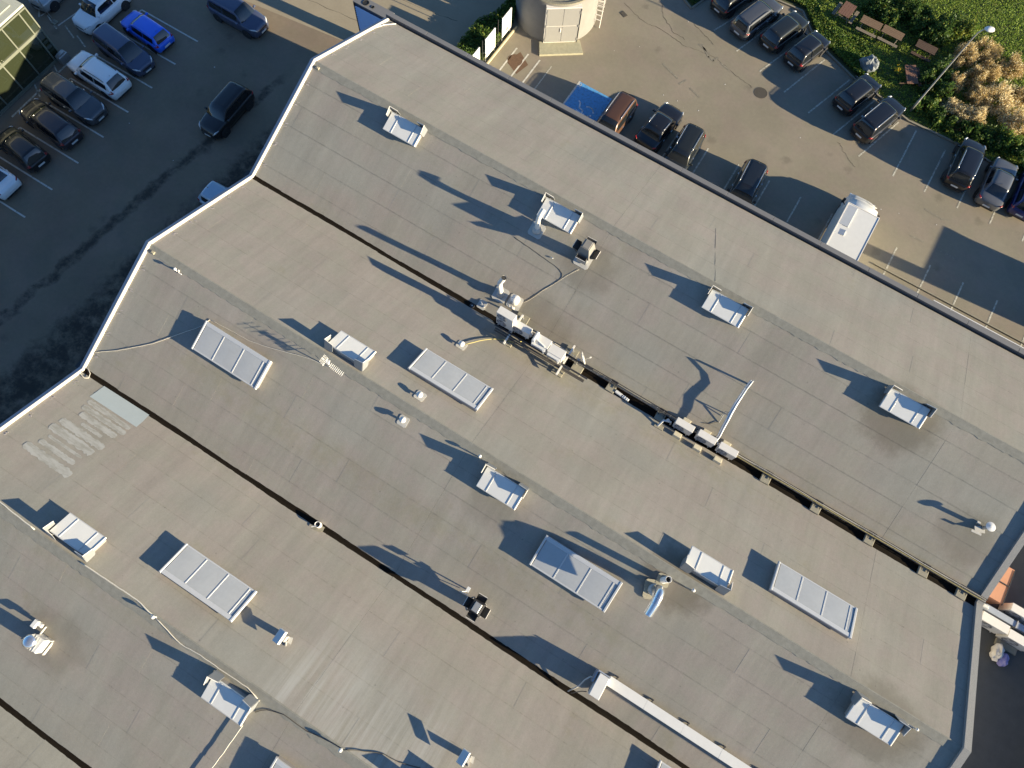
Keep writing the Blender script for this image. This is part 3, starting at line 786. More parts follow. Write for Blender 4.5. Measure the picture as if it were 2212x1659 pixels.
mb = MB(); mb.tube([(-1.6, .35, .1), (0, .42, .02), (.6, .4, .15), (1.5, .42, 0), (2.4, .35, -.1)], .018)
part('cable', mb, M['cable_white'], t)
def slab(x, y, sx, sy, h, lab, m='slab', group='slabs weighing down the supports', rz=0.0):
    loc = (x, y, zr(y) + TOP + .006); a = slope_at(y)
    mb = MB(); mb.bbox(0, 0, h / 2, sx, sy, h, .012)
    return single('slab', mb, M[m], lab, 'slab', group, loc=loc, rot=(a, 0, rz))
slab(-6.25, 13.62, .72, .52, .07, 'slab with rubble north of the tall air conditioner')
slab(-6.22, 12.00, .66, .50, .07, 'slab crossed by the yellow hose south of the steel frame')
slab(-3.00, 13.42, .70, .52, .07, 'slab on the uphill side close to the satellite dish')
slab(-3.05, 11.98, .62, .46, .07, 'slab below the valley at the dish end of the steel frame')
mb = MB(); mb.bbox(0, 0, .10, .62, .62, .20, .02)
single('slab', mb, M['slab'], 'thick slab in the valley carrying the satellite dish mast', 'slab', 'slabs weighing down the supports', loc=(-2.28, 12.72, 6.38))
# satellite dish
t = thing('satellite_dish', 'white satellite dish facing away on a short mast at the end of the steel frame', 'satellite dish', (-2.45, 12.95, 6.58))
mb = MB(); mb.tube([(0, 0, 0), (0, 0, .72)], .03); mb.box(.05, .05, .62, .16, .12, .12); part('mast', mb, M['steel'], t)
T = Matrix.Translation((.16, .18, .72)) @ Matrix.Rotation(R(40), 4, 'Z') @ Matrix.Rotation(R(72), 4, 'Y')
mb = MB(); mb.lathe([(.001, -.03), (.12, -.02), (.24, .02), (.35, .08), (.355, .09), (.23, .035), (.12, -.005), (.001, -.015)], 24, T=T, cap=False)
part('reflector', mb, M['lid'], t, True)
mb = MB(); mb.tube([(.30, 0, .06), (.16, 0, .42)], .012, 6, T=T); part('feed_arm', mb, M['steel'], t)
mb = MB(); mb.tube([(.20, 0, .38), (.12, 0, .46)], .035, 8, T=T); part('receiver', mb, M['lid'], t)
# pale blocks
for x, y, lab in ((3.98, 12.36, 'western pale block in front'), (5.17, 12.30, 'middle pale block in front'), (6.36, 12.30, 'eastern pale block in front, a cable gland on it'), (4.05, 13.36, 'western pale block behind'), (5.22, 13.38, 'middle pale block behind'), (6.38, 13.38, 'eastern pale block behind')):
    mb = MB(); mb.bbox(0, 0, .09, .42, .30, .18, .015)
    single('support_block', mb, M['slab_light'], lab + ' of the three low air conditioners', 'support block', 'pale support blocks under the air conditioners', loc=(x, y, zr(y) + .02), rot=(slope_at(y), 0, 0))
# cable tray along the valley
t = thing('cable_tray', 'long cable tray following the middle valley to the east parapet', 'cable tray', (9.4, 13.12, 6.62))
for y in (-.10, .10):
    mb = MB(); mb.box(0, y, 0, 23.0, .025, .05); part('tray_rail', mb, M['dark_metal'], t)
mb = MB()
for k in range(58): mb.box(-11.4 + k * .4, 0, -.02, .03, .2, .012)
part('tray_rungs', mb, M['steel'], t)
for k, (y, m_, r_) in enumerate(((-.05, 'cable_yellow', .020), (0, 'cable_dark', .022), (.05, 'cable_white', .014))):
    mb = MB(); x_start = (-3.2, -11.4, -3.0)[k]
    pts = [(x, y + .02 * math.sin(x * 1.1 + k), .01 + .02 * math.sin(x * .7 + k)) for x in np.arange(x_start, 11.45, .6)]
    mb.tube(pts, r_, 6); part('cable', mb, M[m_], t)
for k, (x, lab) in enumerate([(-.21, 'first slab east of the dish with a white box beside it'), (2.76, 'dark damp slab just west of the low air conditioners'), (8.95, 'first slab east of the low air conditioners'), (11.79, 'second slab east of the low air conditioners'), (14.77, 'third slab east of the low air conditioners'), (17.70, 'fourth slab east of the low air conditioners'), (19.72, 'slab of the cable tray next to the east parapet')]):
    mb = MB(); mb.bbox(0, 0, .06, .50, .46, .12, .02)
    single('tray_slab', mb, M['slab'], lab, 'slab', 'slabs under the cable tray', loc=(x, 12.83, 6.40), rot=(0, 0, .03 * (k % 3 - 1)))
    mb = MB(); mb.box(0, 0, 0, .42, .10, .03); mb.box(0, .07, 0, .42, .02, .05); mb.box(-.15, -.18, 0, .03, .3, .03); mb.box(.15, -.18, 0, .03, .3, .03)
    single('tray_bracket', mb, M['dark_metal'], 'dark bracket behind the ' + lab.split(' with')[0], 'bracket', 'brackets of the cable tray', loc=(x, 13.2, 6.56))
mb = MB(); mb.bbox(0, 0, .05, .42, .17, .10, .02); mb.bbox(.42, 0, .06, .36, .15, .12, .02); mb.box(.5, 0, .13, .02, .16, .02); mb.box(.38, 0, .13, .02, .16, .02); mb.tube([(.60, -.06, .08), (.60, .06, .08)], .05)
single('junction_box', mb, M['lid'], 'slim white two part box lying in the valley east of the dish', 'junction box', loc=(.28, 12.78, 6.46), rot=(0, 0, -.12))
mb = MB(); mb.tube([(-1.05, -.55, .12), (-.9, -.1, .32), (-.55, 0, .35), (-.5, 0, .05)], .055, 10); mb.lathe([(.09, .30), (.09, .40), (.04, .44)], 12, c=(-.72, 0, 0))
single('conduit_elbow', mb, M['lid'], 'white elbow pipe dropping into the valley just west of the low air conditioners', 'pipe', loc=(3.9, 12.78, 6.42), smooth=True)
mb = MB(); mb.bbox(0, 0, .02, .50, .30, .04, .01)
single('felt_pad', mb, M['slab'], 'thin brown felt pad beside the conduit elbow', 'pad', loc=(2.95, 12.30, zr(12.3) + .02), rot=(slope_at(12.3), 0, 0))

# white insulated conduit with two posts
t = thing('insulated_conduit', 'white insulated conduit raised on posts and falling down the slope to the low air conditioners', 'pipe', (5.8, 15, 7.2))
path = [(5.76, 16.36, 8.36), (5.74, 16.0, 8.0), (5.74, 15.66, 7.80), (5.72, 15.1, 7.62), (5.73, 14.62, 7.47), (5.78, 14.2, 7.28), (5.80, 13.8, 7.12), (5.84, 13.4, 6.98), (5.82, 13.15, 6.9), (5.98, 13.0, 6.85), (6.15, 12.95, 6.8)]
o3 = Vector((5.8, 15, 7.2)); pts = [Vector(p) - o3 for p in path]
mb = MB(); mb.tube(pts, [.045, .045, .05, .06, .065, .055, .05, .045, .04, .035, .03], 10); part('lagged_pipe', mb, M['lid'], t, True)
mb = MB(); mb.tube([p + Vector((-.10, .0, .0)) for p in pts[:9]], [.035, .035, .04, .045, .045, .04, .035, .03, .025], 8); part('lagged_pipe', mb, M['lid'], t, True)
mb = MB(); mb.tube([(-.02, 1.42, .27 - .73 + .05), (-.02, 1.42, 1.12)], .05, 8); mb.lathe([(.16, 0), (.08, .05)], 10, c=(-.02, 1.42, -.30)); part('post', mb, M['steel'], t)
mb = MB(); mb.box(-.06, -.35, -.02, .05, .05, .62); mb.box(-.22, -.35, -.22, .36, .05, .05); mb.tube([(-.4, -.55, -.28), (-.35, -.4, .1), (-.1, -.35, .15)], .022); mb.tube([(-.3, -.9, -.4), (-.33, -.5, -.05), (-.1, -.35, .1)], .02); part('bracket', mb, M['steel'], t)
mb = MB(); mb.tube([(-.35, -.9, -.38), (-.7, -1.2, -.52), (-1.0, -1.32, -.57)], .012, 5); part('stay_wire', mb, M['cable_dark'], t)

# ------------------------------------------------------------------ roof vents
def base_pad(t, s, rz=0, m='vent_pad', y0=0, sl=0.0):
    mb = MB(); c = .12 * s; h = s / 2
    mb.prism([(-h + c, -h), (h - c, -h), (h, -h + c), (h, h - c), (h - c, h), (-h + c, h), (-h, h - c), (-h, -h + c)], .0, .022)
    o = part('base_sheet', mb, M[m], t, rot=(sl, 0, rz)); return o
def vent(name, label, cat, x, y, s, group=None, pad='vent_pad', rz=0):
    t = thing(name, label, cat, (x, y, zr(y) + TOP + .004), (0, 0, 0), group)
    if s: base_pad(t, s, rz, pad, y, slope_at(y))
    return t
def cone_vent(x, y, lab, h=.33):
    t = vent('cap_vent', lab, 'roof vent', x, y, .52, 'small round cap vents on square sheets')
    mb = MB(); mb.tube([(0, 0, -.02), (0, 0, h - .05)], .055, 12); part('stem', mb, M['vent_white'], t)
    mb = MB(); mb.lathe([(.06, -.02), (.155, -.06), (.165, .0), (.10, .05), (.02, .085), (.001, .09)], 20, c=(0, 0, h - .07), cap=False)
    part('cap', mb, M['vent_white'], t, True)
cone_vent(-8.02, 10.34, 'round cap vent joined by the yellow hose to the steel frame')
cone_vent(-7.94, 6.58, 'round cap vent on the warm side of the middle ridge below a long skylight')
cone_vent(-7.93, 5.12 - .02, 'round cap vent just below the middle ridge seam, southernmost of the square sheeted ones')

def gooseneck(name, lab, x, y, pts, r_, pad, collar=.24, m='vent_white'):
    t = vent(name, lab, 'exhaust pipe', x, y, pad)
    mb = MB(); mb.lathe([(collar, .01), (collar * .98, .10), (collar * .8, .20), (r_ * 1.05, .28)], 20); part('collar', mb, M['vent_pad'], t, True)
    mb = MB(); mb.tube(pts, r_, 16, caps=False)
    part('pipe', mb, M[m], t, True)
    a, b = Vector(pts[-2]), Vector(pts[-1]); d = (b - a).normalized()
    mb = MB(); mb.tube([b - d * .03, b - d * .02], r_ * .96, 16); part('opening', mb, M['black'], t)
    for q_ in (.35, .6):
        i = int(q_ * (len(pts) - 1)); a, b = Vector(pts[i]), Vector(pts[i + 1]); d = (b - a).normalized()
        mb = MB(); mb.tube([a - d * .02, a + d * .02], r_ * 1.06, 16); part('band', mb, M[m], t, True)
    return t
gooseneck('elbow_pipe', 'white elbow exhaust pipe on a square sheet at the corner of the second smoke hatch', -8.02, 17.86, [(0, 0, .1), (0, 0, .7), (.0, .0, 1.05), (.03, .04, 1.35), (.06, .12, 1.56), (.08, .34, 1.66)], .135, .80, .27)
gooseneck('elbow_pipe', 'white kinked exhaust pipe on a square sheet beside the domed fan', -7.97, 14.14, [(0, 0, .1), (0, 0, .45), (-.05, .02, .75), (-.10, .03, 1.05), (-.08, .03, 1.35), (.02, .05, 1.65), (.10, .08, 2.0)], .14, .80, .22)
# domed fan
t = vent('domed_fan', 'domed white roof fan on a square sheet above the air conditioner frame', 'roof fan', -7.06, 14.16, .78)
mb = MB(); mb.lathe([(.20, 0), (.20, .30), (.16, .34)], 18); part('housing', mb, M['vent_white'], t, True)
mb = MB(); mb.lathe([(.17, .34), (.26, .36), (.27, .42), (.22, .52), (.12, .58), (.001, .60)], 22, cap=False); part('dome', mb, M['vent_white'], t, True)
mb = MB(); mb.tube([(.0, -.3, .05), (.05, -.42, .12), (.2, -.36, .1)], .05); mb.tube([(-.3, -.3, .03), (-.1, -.42, .12), (.05, -.38, .05)], .04); part('crumpled_flashing', mb, M['vent_white'], t, True)
# small handle vent and drain
t = vent('handle_vent', 'low pad with a small white bent tube west of the tall air conditioner', 'roof vent', -8.58, 13.22, .50)
mb = MB(); mb.tube([(-.16, .08, .03), (-.14, .06, .12), (.10, -.06, .13), (.16, -.08, .04)], .03); mb.lathe([(.05, 0), (.05, .12)], 10, c=(.15, -.08, 0)); part('bent_tube', mb, M['vent_white'], t, True)
t = vent('roof_drain', 'dark round roof drain in the valley west of the steel frame', 'drain', -9.03, 12.90, 0)
mb = MB(); mb.lathe([(.14, .02), (.14, .06), (.09, .08), (.09, .03)], 18); part('strainer', mb, M['dark_metal'], t); mb = MB(); mb.lathe([(.035, .05), (.035, .10)], 10); part('bolt', mb, M['lid'], t)
# open pipe in the lower valley
t = vent('valley_pipe', 'short open pipe with a patched sheet standing in the southern valley', 'roof pipe', -9.0, -1.12, .62, None, 'slab', .25)
mb = MB(); mb.lathe([(.17, .0), (.15, .10), (.15, .34), (.125, .34), (.125, .1)], 20, cap=False); part('pipe', mb, M['vent_white'], t, True)
mb = MB(); mb.lathe([(.12, .12), (.001, .12)], 16, cap=False); part('opening', mb, M['black'], t)
mb = MB(); mb.box(-.12, -.16, .16, .05, .30, .02, rz=-.8); part('strap', mb, M['lid'], t)

# hooded fans with open flaps
def flap_fan(x, y, lab, top, s=1.0, dark=True, rz=0.0):
    t = thing('hooded_fan', lab, 'roof fan', (x, y, zr(y) + TOP), (0, 0, rz), 'hooded roof fans with open flaps')
    base_pad(t, .85 * s, 0, 'vent_pad', y, slope_at(y))
    mb = MB(); mb.box(0, 0, top * .36, .50 * s, .50 * s, top * .72); part('duct', mb, M['steel'], t)
    mb = MB(); q_ = .37 * s; z0 = top * .52
    vs_ = [(-q_, -q_, z0), (q_, -q_, z0), (q_, q_, z0), (-q_, q_, z0), (-q_ * .66, -q_ * .72, top), (q_ * .60, -q_ * .72, top), (q_ * .60, q_ * .72, top), (-q_ * .66, q_ * .72, top)]
    mb.add(vs_, [(3, 2, 1, 0), (4, 5, 6, 7), (0, 1, 5, 4), (1, 2, 6, 5), (2, 3, 7, 6), (3, 0, 4, 7)]); part('hood', mb, M['concrete'] if dark else M['dark_metal'], t)
    mb = MB(); mb.bbox(0, 0, top + .01, q_ * 1.0, q_ * 1.3, .05, .02); part('hood_cap', mb, M['concrete'] if dark else M['steel'], t)
    for k in range(4):
        T = Matrix.Rotation(k * math.pi / 2 + .03, 4, 'Z'); mb = MB(); a = .36 * s; b = .66 * s; hw = .26 * s; zz = top * .52
        mb.add([(a, -hw, zz), (b, -hw, zz + .28 * s), (b, hw, zz + .28 * s), (a, hw, zz)], [(0, 1, 2, 3), (3, 2, 1, 0)], T=T)
        mb.add([(a, -hw, zz), (b, -hw, zz + .28 * s), (a + .02, -hw, zz + .26 * s)], [(0, 1, 2), (2, 1, 0)], T=T)
        mb.add([(a, hw, zz), (b, hw, zz + .28 * s), (a + .02, hw, zz + .26 * s)], [(0, 1, 2), (2, 1, 0)], T=T)
        part('flap', mb, M['flap'], t)
        mb = MB(); mb.tube([(b, -hw, zz + .285 * s), (b, hw, zz + .285 * s)], .014, 6, T=T); part('flap_edge', mb, M['coping_white'], t)
    return t
flap_fan(-5.0, 17.74, 'grey hooded fan with four open flaps on the northern slope, trailing a thin cable', 1.58, 1.06, True, .0)
flap_fan(-.27, -.27, 'white framed hooded fan with dark flaps just above the southern valley', 1.30, .92, False, .0)
mb = MB(); mb.tube([(-24.3 + 24.3, 0, .02), (0, 0, .82)], .03); mb.box(0, .02, .90, .16, .24, .18); mb.tube([(-.05, -.1, .05), (-.3, -.25, .25), (.1, -.2, .3)], .02)
single('small_post_box', mb, M['lid'], 'small white box on a post beside the hooded fan of the southern valley', 'roof fitting', loc=(-1.04, .17, zr(.17) + TOP))
mb = MB(); mb.tube([(-.12, .02, .03), (0, 0, .06)], .03)
single('loose_fitting', mb, M['lid'], 'tiny white fitting lying west of the grey hooded fan', 'roof fitting', loc=(-6.45, 17.0, zr(17.0) + .03))

# duct box and long cable duct
t = thing('duct_box', 'pale blue grey box unit at the head of the long white cable duct', 'roof unit', (6.27, -.22, 6.62))
mb = MB(); mb.bbox(0, 0, .76, .50, 1.05, .46, .02); part('casing', mb, M['lid'], t)
mb = MB(); mb.box(0, 0, .27, .42, .9, .50); part('stand', mb, M['steel'], t)
mb = MB(); mb.box(-.05, .58, .70, .62, .06, .56); mb.box(-.36, .30, .62, .05, .58, .60); part('back_plate', mb, M['duct'], t)
mb = MB(); mb.tube([(-.33, .20, .75), (-.52, .16, .82), (-.66, -.1, .70), (-.70, -.5, .25), (-.95, -.95, -.12)], .032, 8); part('flexible_pipe', mb, M['cable_white'], t, True)
mb = MB(); mb.tube([(-.33, -.50, .55), (-.5, -.62, .3), (-.8, -.95, -.08)], .022, 8); part('cable', mb, M['cable_dark'], t, True)
t = thing('cable_duct', 'long flat white cable duct running down to the bottom edge of the picture', 'cable duct', (6.6, .22, zr(.22) + .30))
for k in range(6):
    mb = MB(); mb.bbox(.95 + k * 1.92, 0, 0, 1.918, .45, .10, .008)
    part('duct_length', mb, M['lid'], t, rot=(0, 0, 0), loc=(0, 0, .001 * (k % 2)))
for k in range(7):
    mb = MB(); mb.box(.3 + k * 1.85, .24, -.10, .05, .30, .05); mb.box(.3 + k * 1.85, .36, -.12, .10, .06, .14); mb.box(.3 + k * 1.85, -.15, -.18, .05, .05, .24); part('bracket', mb, M['dark_metal'], t)
# shiny exhaust elbow
t = vent('shiny_exhaust', 'large shiny metal exhaust elbow bent down the slope', 'exhaust pipe', 6.22, 4.66, .95, None, 'slab', .4)
mb = MB(); mb.lathe([(.30, 0), (.28, .12), (.23, .22)], 22); part('collar', mb, M['vent_pad'], t, True)
mb = MB(); pts = [(0, 0, .1), (0, 0, .85), (.01, -.04, 1.12), (.03, -.16, 1.30), (.05, -.36, 1.32), (.07, -.60, 1.22), (.09, -.88, 1.04), (.10, -1.15, .86)]
mb.tube(pts, .21, 24, caps=False); part('pipe', mb, M['shiny'], t, True)
a, b = Vector(pts[-2]), Vector(pts[-1]); d = (b - a).normalized()
mb = MB(); mb.tube([b - d * .05, b - d * .04], .203, 20); part('opening', mb, M['black'], t)
for i in (4, 5):
    a = Vector(pts[i]); d = (Vector(pts[i + 1]) - a).normalized(); mb = MB(); mb.tube([a - d * .012, a + d * .012], .221, 24); part('band', mb, M['shiny'], t, True)
t = vent('open_flue', 'open ended flue pipe behind the shiny exhaust elbow', 'roof pipe', 6.34, 5.22, .6, None, 'slab', .2)
mb = MB(); mb.lathe([(.16, 0), (.145, .15), (.145, 1.02), (.125, 1.02), (.125, .7)], 20, cap=False); part('pipe', mb, M['vent_white'], t, True)
mb = MB(); mb.lathe([(.125, .80), (.001, .80)], 16, cap=False); part('opening', mb, M['black'], t)

def ball_vent(x, y, h, lab, r_=.085):
    t = vent('ball_vent', lab, 'roof vent', x, y, 0, 'small white ball vents along the ridges')
    mb = MB(); mb.tube([(0, 0, 0), (0, 0, h)], .028, 8); part('stem', mb, M['vent_white'], t)
    mb = MB(); mb.lathe([(.001, -r_), (r_ * .7, -r_ * .7), (r_, 0), (r_ * .8, r_ * .6), (.001, r_)], 14, c=(0, 0, h), cap=False); part('ball', mb, M['vent_white'], t, True)
ball_vent(-3.80, 5.54, .33, 'lone ball vent at the upper corner of a smoke hatch on the middle ridge')
ball_vent(-11.90, -7.93, .33, 'ball vent on the southern ridge where the white cable bends')
ball_vent(-2.01, -7.93, .33, 'ball vent on the southern ridge nearest the bottom edge')
ball_vent(7.65, 5.50, .28, 'ball vent on the middle ridge east of the shiny exhaust elbow')
ball_vent(18.55, 5.50, .25, 'ball vent at the tip of the rod by the south east smoke hatch', .07)
mb = MB(); mb.tube([(0, 0, 0), (-.75, -.02, .05)], .022, 6)
single('rod', mb, M['steel'], 'thin metal rod reaching from the smoke hatch to the eastmost ball vent', 'rod', loc=(18.5, 5.5, zr(5.5) + .2))
# two small fittings at the west end of the middle ridge
mb = MB(); mb.tube([(0, 0, 0), (0, 0, .27)], .03); mb.lathe([(.07, .22), (.08, .28), (.03, .32)], 12); mb.tube([(.1, .05, 0), (.12, .06, .14)], .04); mb.box(.22, -.02, .03, .2, .05, .04)
single('ridge_fitting', mb, M['vent_white'], 'cluster of two stubby white fittings near the west end of the middle ridge', 'roof fitting', loc=(-22.1, 5.45, zr(5.45) + TOP))
# television aerial
t = thing('television_aerial', 'small television aerial on a short mast by the middle ridge', 'aerial', (-12.42, 5.42, zr(5.42) + TOP))
mb = MB(); mb.tube([(0, 0, 0), (.05, 0, .80)], .022); part('mast', mb, M['steel'], t)
mb = MB(); mb.tube([(-.22, .0, .74), (.95, -.10, .70)], .014, 6); part('boom', mb, M['lid'], t)
for k in range(9):
    x = .16 + k * .093; mb = MB(); mb.tube([(x, -.12 - x * .09, .72 - x * .03), (x, .12 - x * .09, .72 - x * .03)], .010, 5); part('element', mb, M['lid'], t)
mb = MB()
for s in (-1, 1):
    for k in range(4): mb.tube([(-.16 - k * .03, -.22, .74 + s * (.06 + k * .09)), (-.16 - k * .03, .22, .74 + s * (.06 + k * .09))], .008, 5)
    mb.tube([(-.14, 0, .74), (-.28, 0, .74 + s * .36)], .012, 5)
part('reflector', mb, M['lid'], t)
mb = MB(); mb.box(0, 0, .76, .16, .13, .10); mb.box(.05, .03, .9, .09, .2, .05); part('clamp', mb, M['lid'], t)
# stack with round cap
t = vent('capped_stack', 'stack with a round pale cap near the north east corner of the roof', 'exhaust pipe', 18.95, 16.02, .0)
mb = MB(); mb.tube([(0, 0, 0), (0, 0, .56)], .10, 14); part('pipe', mb, M['steel'], t, True)
mb = MB(); mb.lathe([(.23, .56), (.235, .60), (.05, .64)], 24); part('cap', mb, M['lid'], t)
mb = MB(); mb.box(-.12, -.16, .03, .5, .3, .03, rz=.4); mb.box(-.25, -.42, .10, .5, .12, .02, rz=.1); mb.box(-.3, .12, .06, .16, .12, .1); part('base_flashing', mb, M['vent_pad'], t)
# box vents
def box_vent(x, y, lab, h=.60, rz=0.0):
    t = vent('box_vent', lab, 'roof vent', x, y, .0, 'box shaped roof vents of the southern bay')
    mb = MB(); mb.box(0, 0, h * .35, .26, .26, h * .7); part('neck', mb, M['vent_pad'], t)
    mb = MB(); mb.bbox(0, 0, h - .06, .34, .60, .20, .02, T=Matrix.Rotation(R(-14), 4, 'Y')); part('hood', mb, M['lid'], t)
    mb = MB(); mb.box(.26, -.02, .03, .18, .34, .02, rz=.3); mb.box(.20, -.18, .10, .05, .2, .1, rz=.5); part('flashing', mb, M['vent_pad'], t)
box_vent(-6.82, -5.82, 'box vent just off the east end of a long skylight')
box_vent(2.66, -5.62, 'box vent cut by the bottom edge of the picture', .70)
t = vent('angle_vent', 'small bright angled vent above the crumpled fan at the far left', 'roof vent', -16.50, -11.12, .0)
mb = MB(); mb.bbox(0, 0, .40, .22, .34, .16, .02); part('hood', mb, M['lid'], t); mb = MB(); mb.box(0, 0, .17, .10, .16, .34); mb.bbox(.18, .06, .32, .26, .16, .12, .02); part('neck', mb, M['lid'], t)
mb = MB(); mb.box(.34, -.12, .08, .03, .36, .12); part('flashing', mb, M['vent_pad'], t)
t = vent('metal_fan', 'bright metal exhaust fan with a half round cowl at the far left', 'roof fan', -15.98, -11.72, .0)
mb = MB(); mb.bbox(.10, 0, .34, .50, .62, .66, .03); part('housing', mb, M['lid'], t)
mb = MB(); mb.lathe([(.001, .86), (.18, .84), (.30, .74), (.32, .60), (.30, .50)], 22, c=(-.18, -.04, 0), cap=False); part('cowl', mb, M['shiny'], t, True)
mb = MB()
for k in range(4): mb.tube([(-.16 + k * .11, -.32, .72 - k * .02), (-.16 + k * .11, .34, .76)], .02, 6)
part('bars', mb, M['steel'], t)
mb = MB(); mb.box(.44, -.05, .10, .03, .62, .18); mb.box(.3, .32, .2, .3, .04, .3); part('flashing', mb, M['vent_pad'], t)

# ------------------------------------------------------------------ cables lying on the roof
def cable(label, pts, r_, m, dz=.03, group='cables lying loose on the roof'):
    P = [Vector((x, y, zr(y) + TOP + dz)) for x, y in pts]
    out = []
    for a, b in zip(P[:-1], P[1:]):
        n = max(1, int((b - a).length / .25))
        for k in range(n):
            q_ = a.lerp(b, k / n); f = k / n
            out.append(q_)
    out.append(P[-1])
    sm = [out[0]] + [(out[i - 1] + out[i] * 2 + out[i + 1]) / 4 for i in range(1, len(out) - 1)] + [out[-1]]
    sm = [Vector((p.x + random.uniform(-.012, .012), p.y + random.uniform(-.012, .012), zr(p.y) + TOP + dz + (p.z * 0))) for p in sm]
    o = sm[0].copy()
    mb = MB(); mb.tube([p - o for p in sm], r_, 6)
    return single('cable', mb, M[m], label, 'cable', group, loc=tuple(o), smooth=True)
cable('thin white cable curving from the west gable valley corner to the first long skylight', [(-24.1, -.14), (-22.93, .61), (-21.37, 1.84), (-20.52, 2.75), (-19.4, 3.9), (-19.25, 4.3)], .014, 'cable_white')
cable('thin pale cable following the upper edge of the first long skylight to the aerial', [(-19.25, 4.32), (-18.07, 4.40), (-16.89, 4.45), (-15.63, 4.72), (-14.21, 5.11), (-13.69, 5.24), (-12.5, 5.42)], .013, 'cable_white')
cable('thick white cable along the southern ridge from the left edge to a smoke hatch', [(-23.6, -7.5), (-21.02, -7.80), (-18.9, -7.88)], .030, 'cable_white', .05)
cable('thick white cable along the southern ridge between the smoke hatch and the ball vent', [(-16.17, -7.88), (-14.31, -7.84), (-13.06, -7.82), (-12.0, -7.95)], .030, 'cable_white', .05)
cable('white cable wandering from the ball vent to the cable wrapped smoke hatch', [(-11.94, -7.96), (-10.36, -8.26), (-9.31, -8.16), (-8.3, -8.16), (-7.4, -8.12), (-6.5, -8.14), (-6.05, -8.3)], .022, 'cable_white', .04)
cable('dark cable looping from the smoke hatch to the ridge vent near the bottom', [(-5.97, -8.78), (-5.64, -8.40), (-4.87, -8.16), (-3.66, -8.18), (-2.79, -8.0), (-2.08, -7.92)], .018, 'cable_dark')
cable('dark cable dropping from the bottom ridge vent over the ridge', [(-1.94, -7.92), (-1.15, -7.53), (-.41, -7.22), (.31, -7.18), (1.2, -6.9)], .016, 'cable_dark')
cable('white cable hanging down the slope below the cable wrapped smoke hatch', [(-6.12, -9.5), (-6.20, -10.2), (-6.26, -10.9), (-6.37, -11.74), (-6.5, -12.8)], .022, 'cable_white', .16)
cable('yellow hose linking the round cap vent with the steel frame', [(-7.90, 10.45), (-7.6, 10.85), (-7.25, 11.35), (-6.72, 11.85), (-6.2, 12.05), (-5.88, 12.15), (-5.6, 12.5)], .024, 'cable_yellow', .10)
cable('long dark cable running across the northern slope to the domed fan', [(-8.91, 17.0), (-7.37, 16.87), (-5.88, 16.73), (-5.52, 16.62), (-5.48, 16.45), (-5.56, 16.2), (-5.79, 15.86), (-6.25, 15.14), (-6.31, 14.85), (-6.75, 14.3)], .013, 'cable_dark', .012)
cable('thin pale cable from the grey hooded fan to the domed fan', [(-4.92, 17.2), (-5.21, 16.83), (-5.67, 16.0), (-6.17, 15.2), (-6.28, 14.87), (-6.7, 14.25)], .006, 'cable_white', .022)
cable('hairline dark wire going over the northern ridge to a smoke hatch', [(.19, 23.87), (.87, 21.89), (1.59, 19.95)], .005, 'cable_dark', .001)
cable('slack loop of black wire at the left end of the valley patch', [(-24.0, -.9), (-23.6, -1.05), (-23.4, -1.4), (-23.9, -1.5), (-24.1, -1.2)], .02, 'cable_white', .08)

# downpipe heads outside the west gable at both valleys
for y, lab in ((12.95, 'dark rainwater hopper outside the west gable at the middle valley'), (-1.05, 'dark rainwater hopper outside the west gable at the southern valley')):
    mb = MB(); mb.box(0, 0, 0, .34, .40, .36); mb.tube([(0, 0, -.1), (0, 0, -5.6)], .07); mb.box(0, 0, .185, .2, .24, .012)
    single('rainwater_hopper', mb, M['dark_metal'], lab, 'rainwater hopper', 'rainwater hoppers on the west gable', loc=(-24.58, y, 6.0))
mb = MB(); mb.box(0, 0, 0, .26, .20, .16); mb.box(.14, 0, -.04, .06, .3, .2)
single('wall_lamp', mb, M['steel'], 'small lamp fixed outside the west gable south of the lower hopper', 'lamp', loc=(-24.56, -2.35, 6.1))

# ------------------------------------------------------------------ lower yard roof at the east end
mb = MB(); mb.box(24.15, 10, 2.0, 6.70, 42, 4.0)
low = thing('lower_building', 'lower flat roofed building in shade beyond the east parapet', 'building')
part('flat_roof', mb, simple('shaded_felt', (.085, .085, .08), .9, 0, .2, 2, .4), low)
mb = MB(); mb.box(27.66, 10, 2.85, .3, 42, 5.7); part('shade_wall', mb, M['wall'], low)  # unseen wall added to keep the lower roof in shadow
GC = 'large white air conditioners on the lower roof'
ac_unit('air_conditioner', 'large white air conditioner on the lower roof against the east parapet', 22.55, 12.98, 5.05, 1.42, .44, .95, 1, GC)
ac_unit('air_conditioner', 'second large white air conditioner on the lower roof at the right edge', 24.05, 12.90, 5.0, 1.4, .44, .90, 1, GC)
ac_unit('air_conditioner', 'large white air conditioner on the lower roof behind the long duct', 23.72, 14.20, 5.05, 1.40, .40, .95, 1, GC)
mb = MB(); mb.box(0, 0, 0, 1.1, .35, .12); mb.box(-.35, 0, .09, .1, .1, .06)
single('support_block', mb, M['slab'], 'low plinth in front of the large air conditioners on the lower roof', 'support block', loc=(24.0, 12.48, 4.08))
t = thing('long_duct', 'long blue grey metal duct between the large air conditioners of the lower roof', 'duct', (23.6, 13.58, 4.62))
mb = MB(); mb.bbox(0, 0, 0, 3.6, .34, .30, .02); part('duct_body', mb, M['duct'], t)
mb = MB(); mb.box(.1, 0, .01, .05, .42, .36); part('clamp', mb, M['steel'], t)
mb = MB(); mb.bbox(-1.62, -.02, .20, .30, .20, .12, .04); part('end_cap', mb, M['lid'], t)
for k in (-1.3, 0, 1.3):
    mb = MB(); mb.box(k, 0, -.38, .06, .3, .46); part('leg', mb, M['steel'], t)
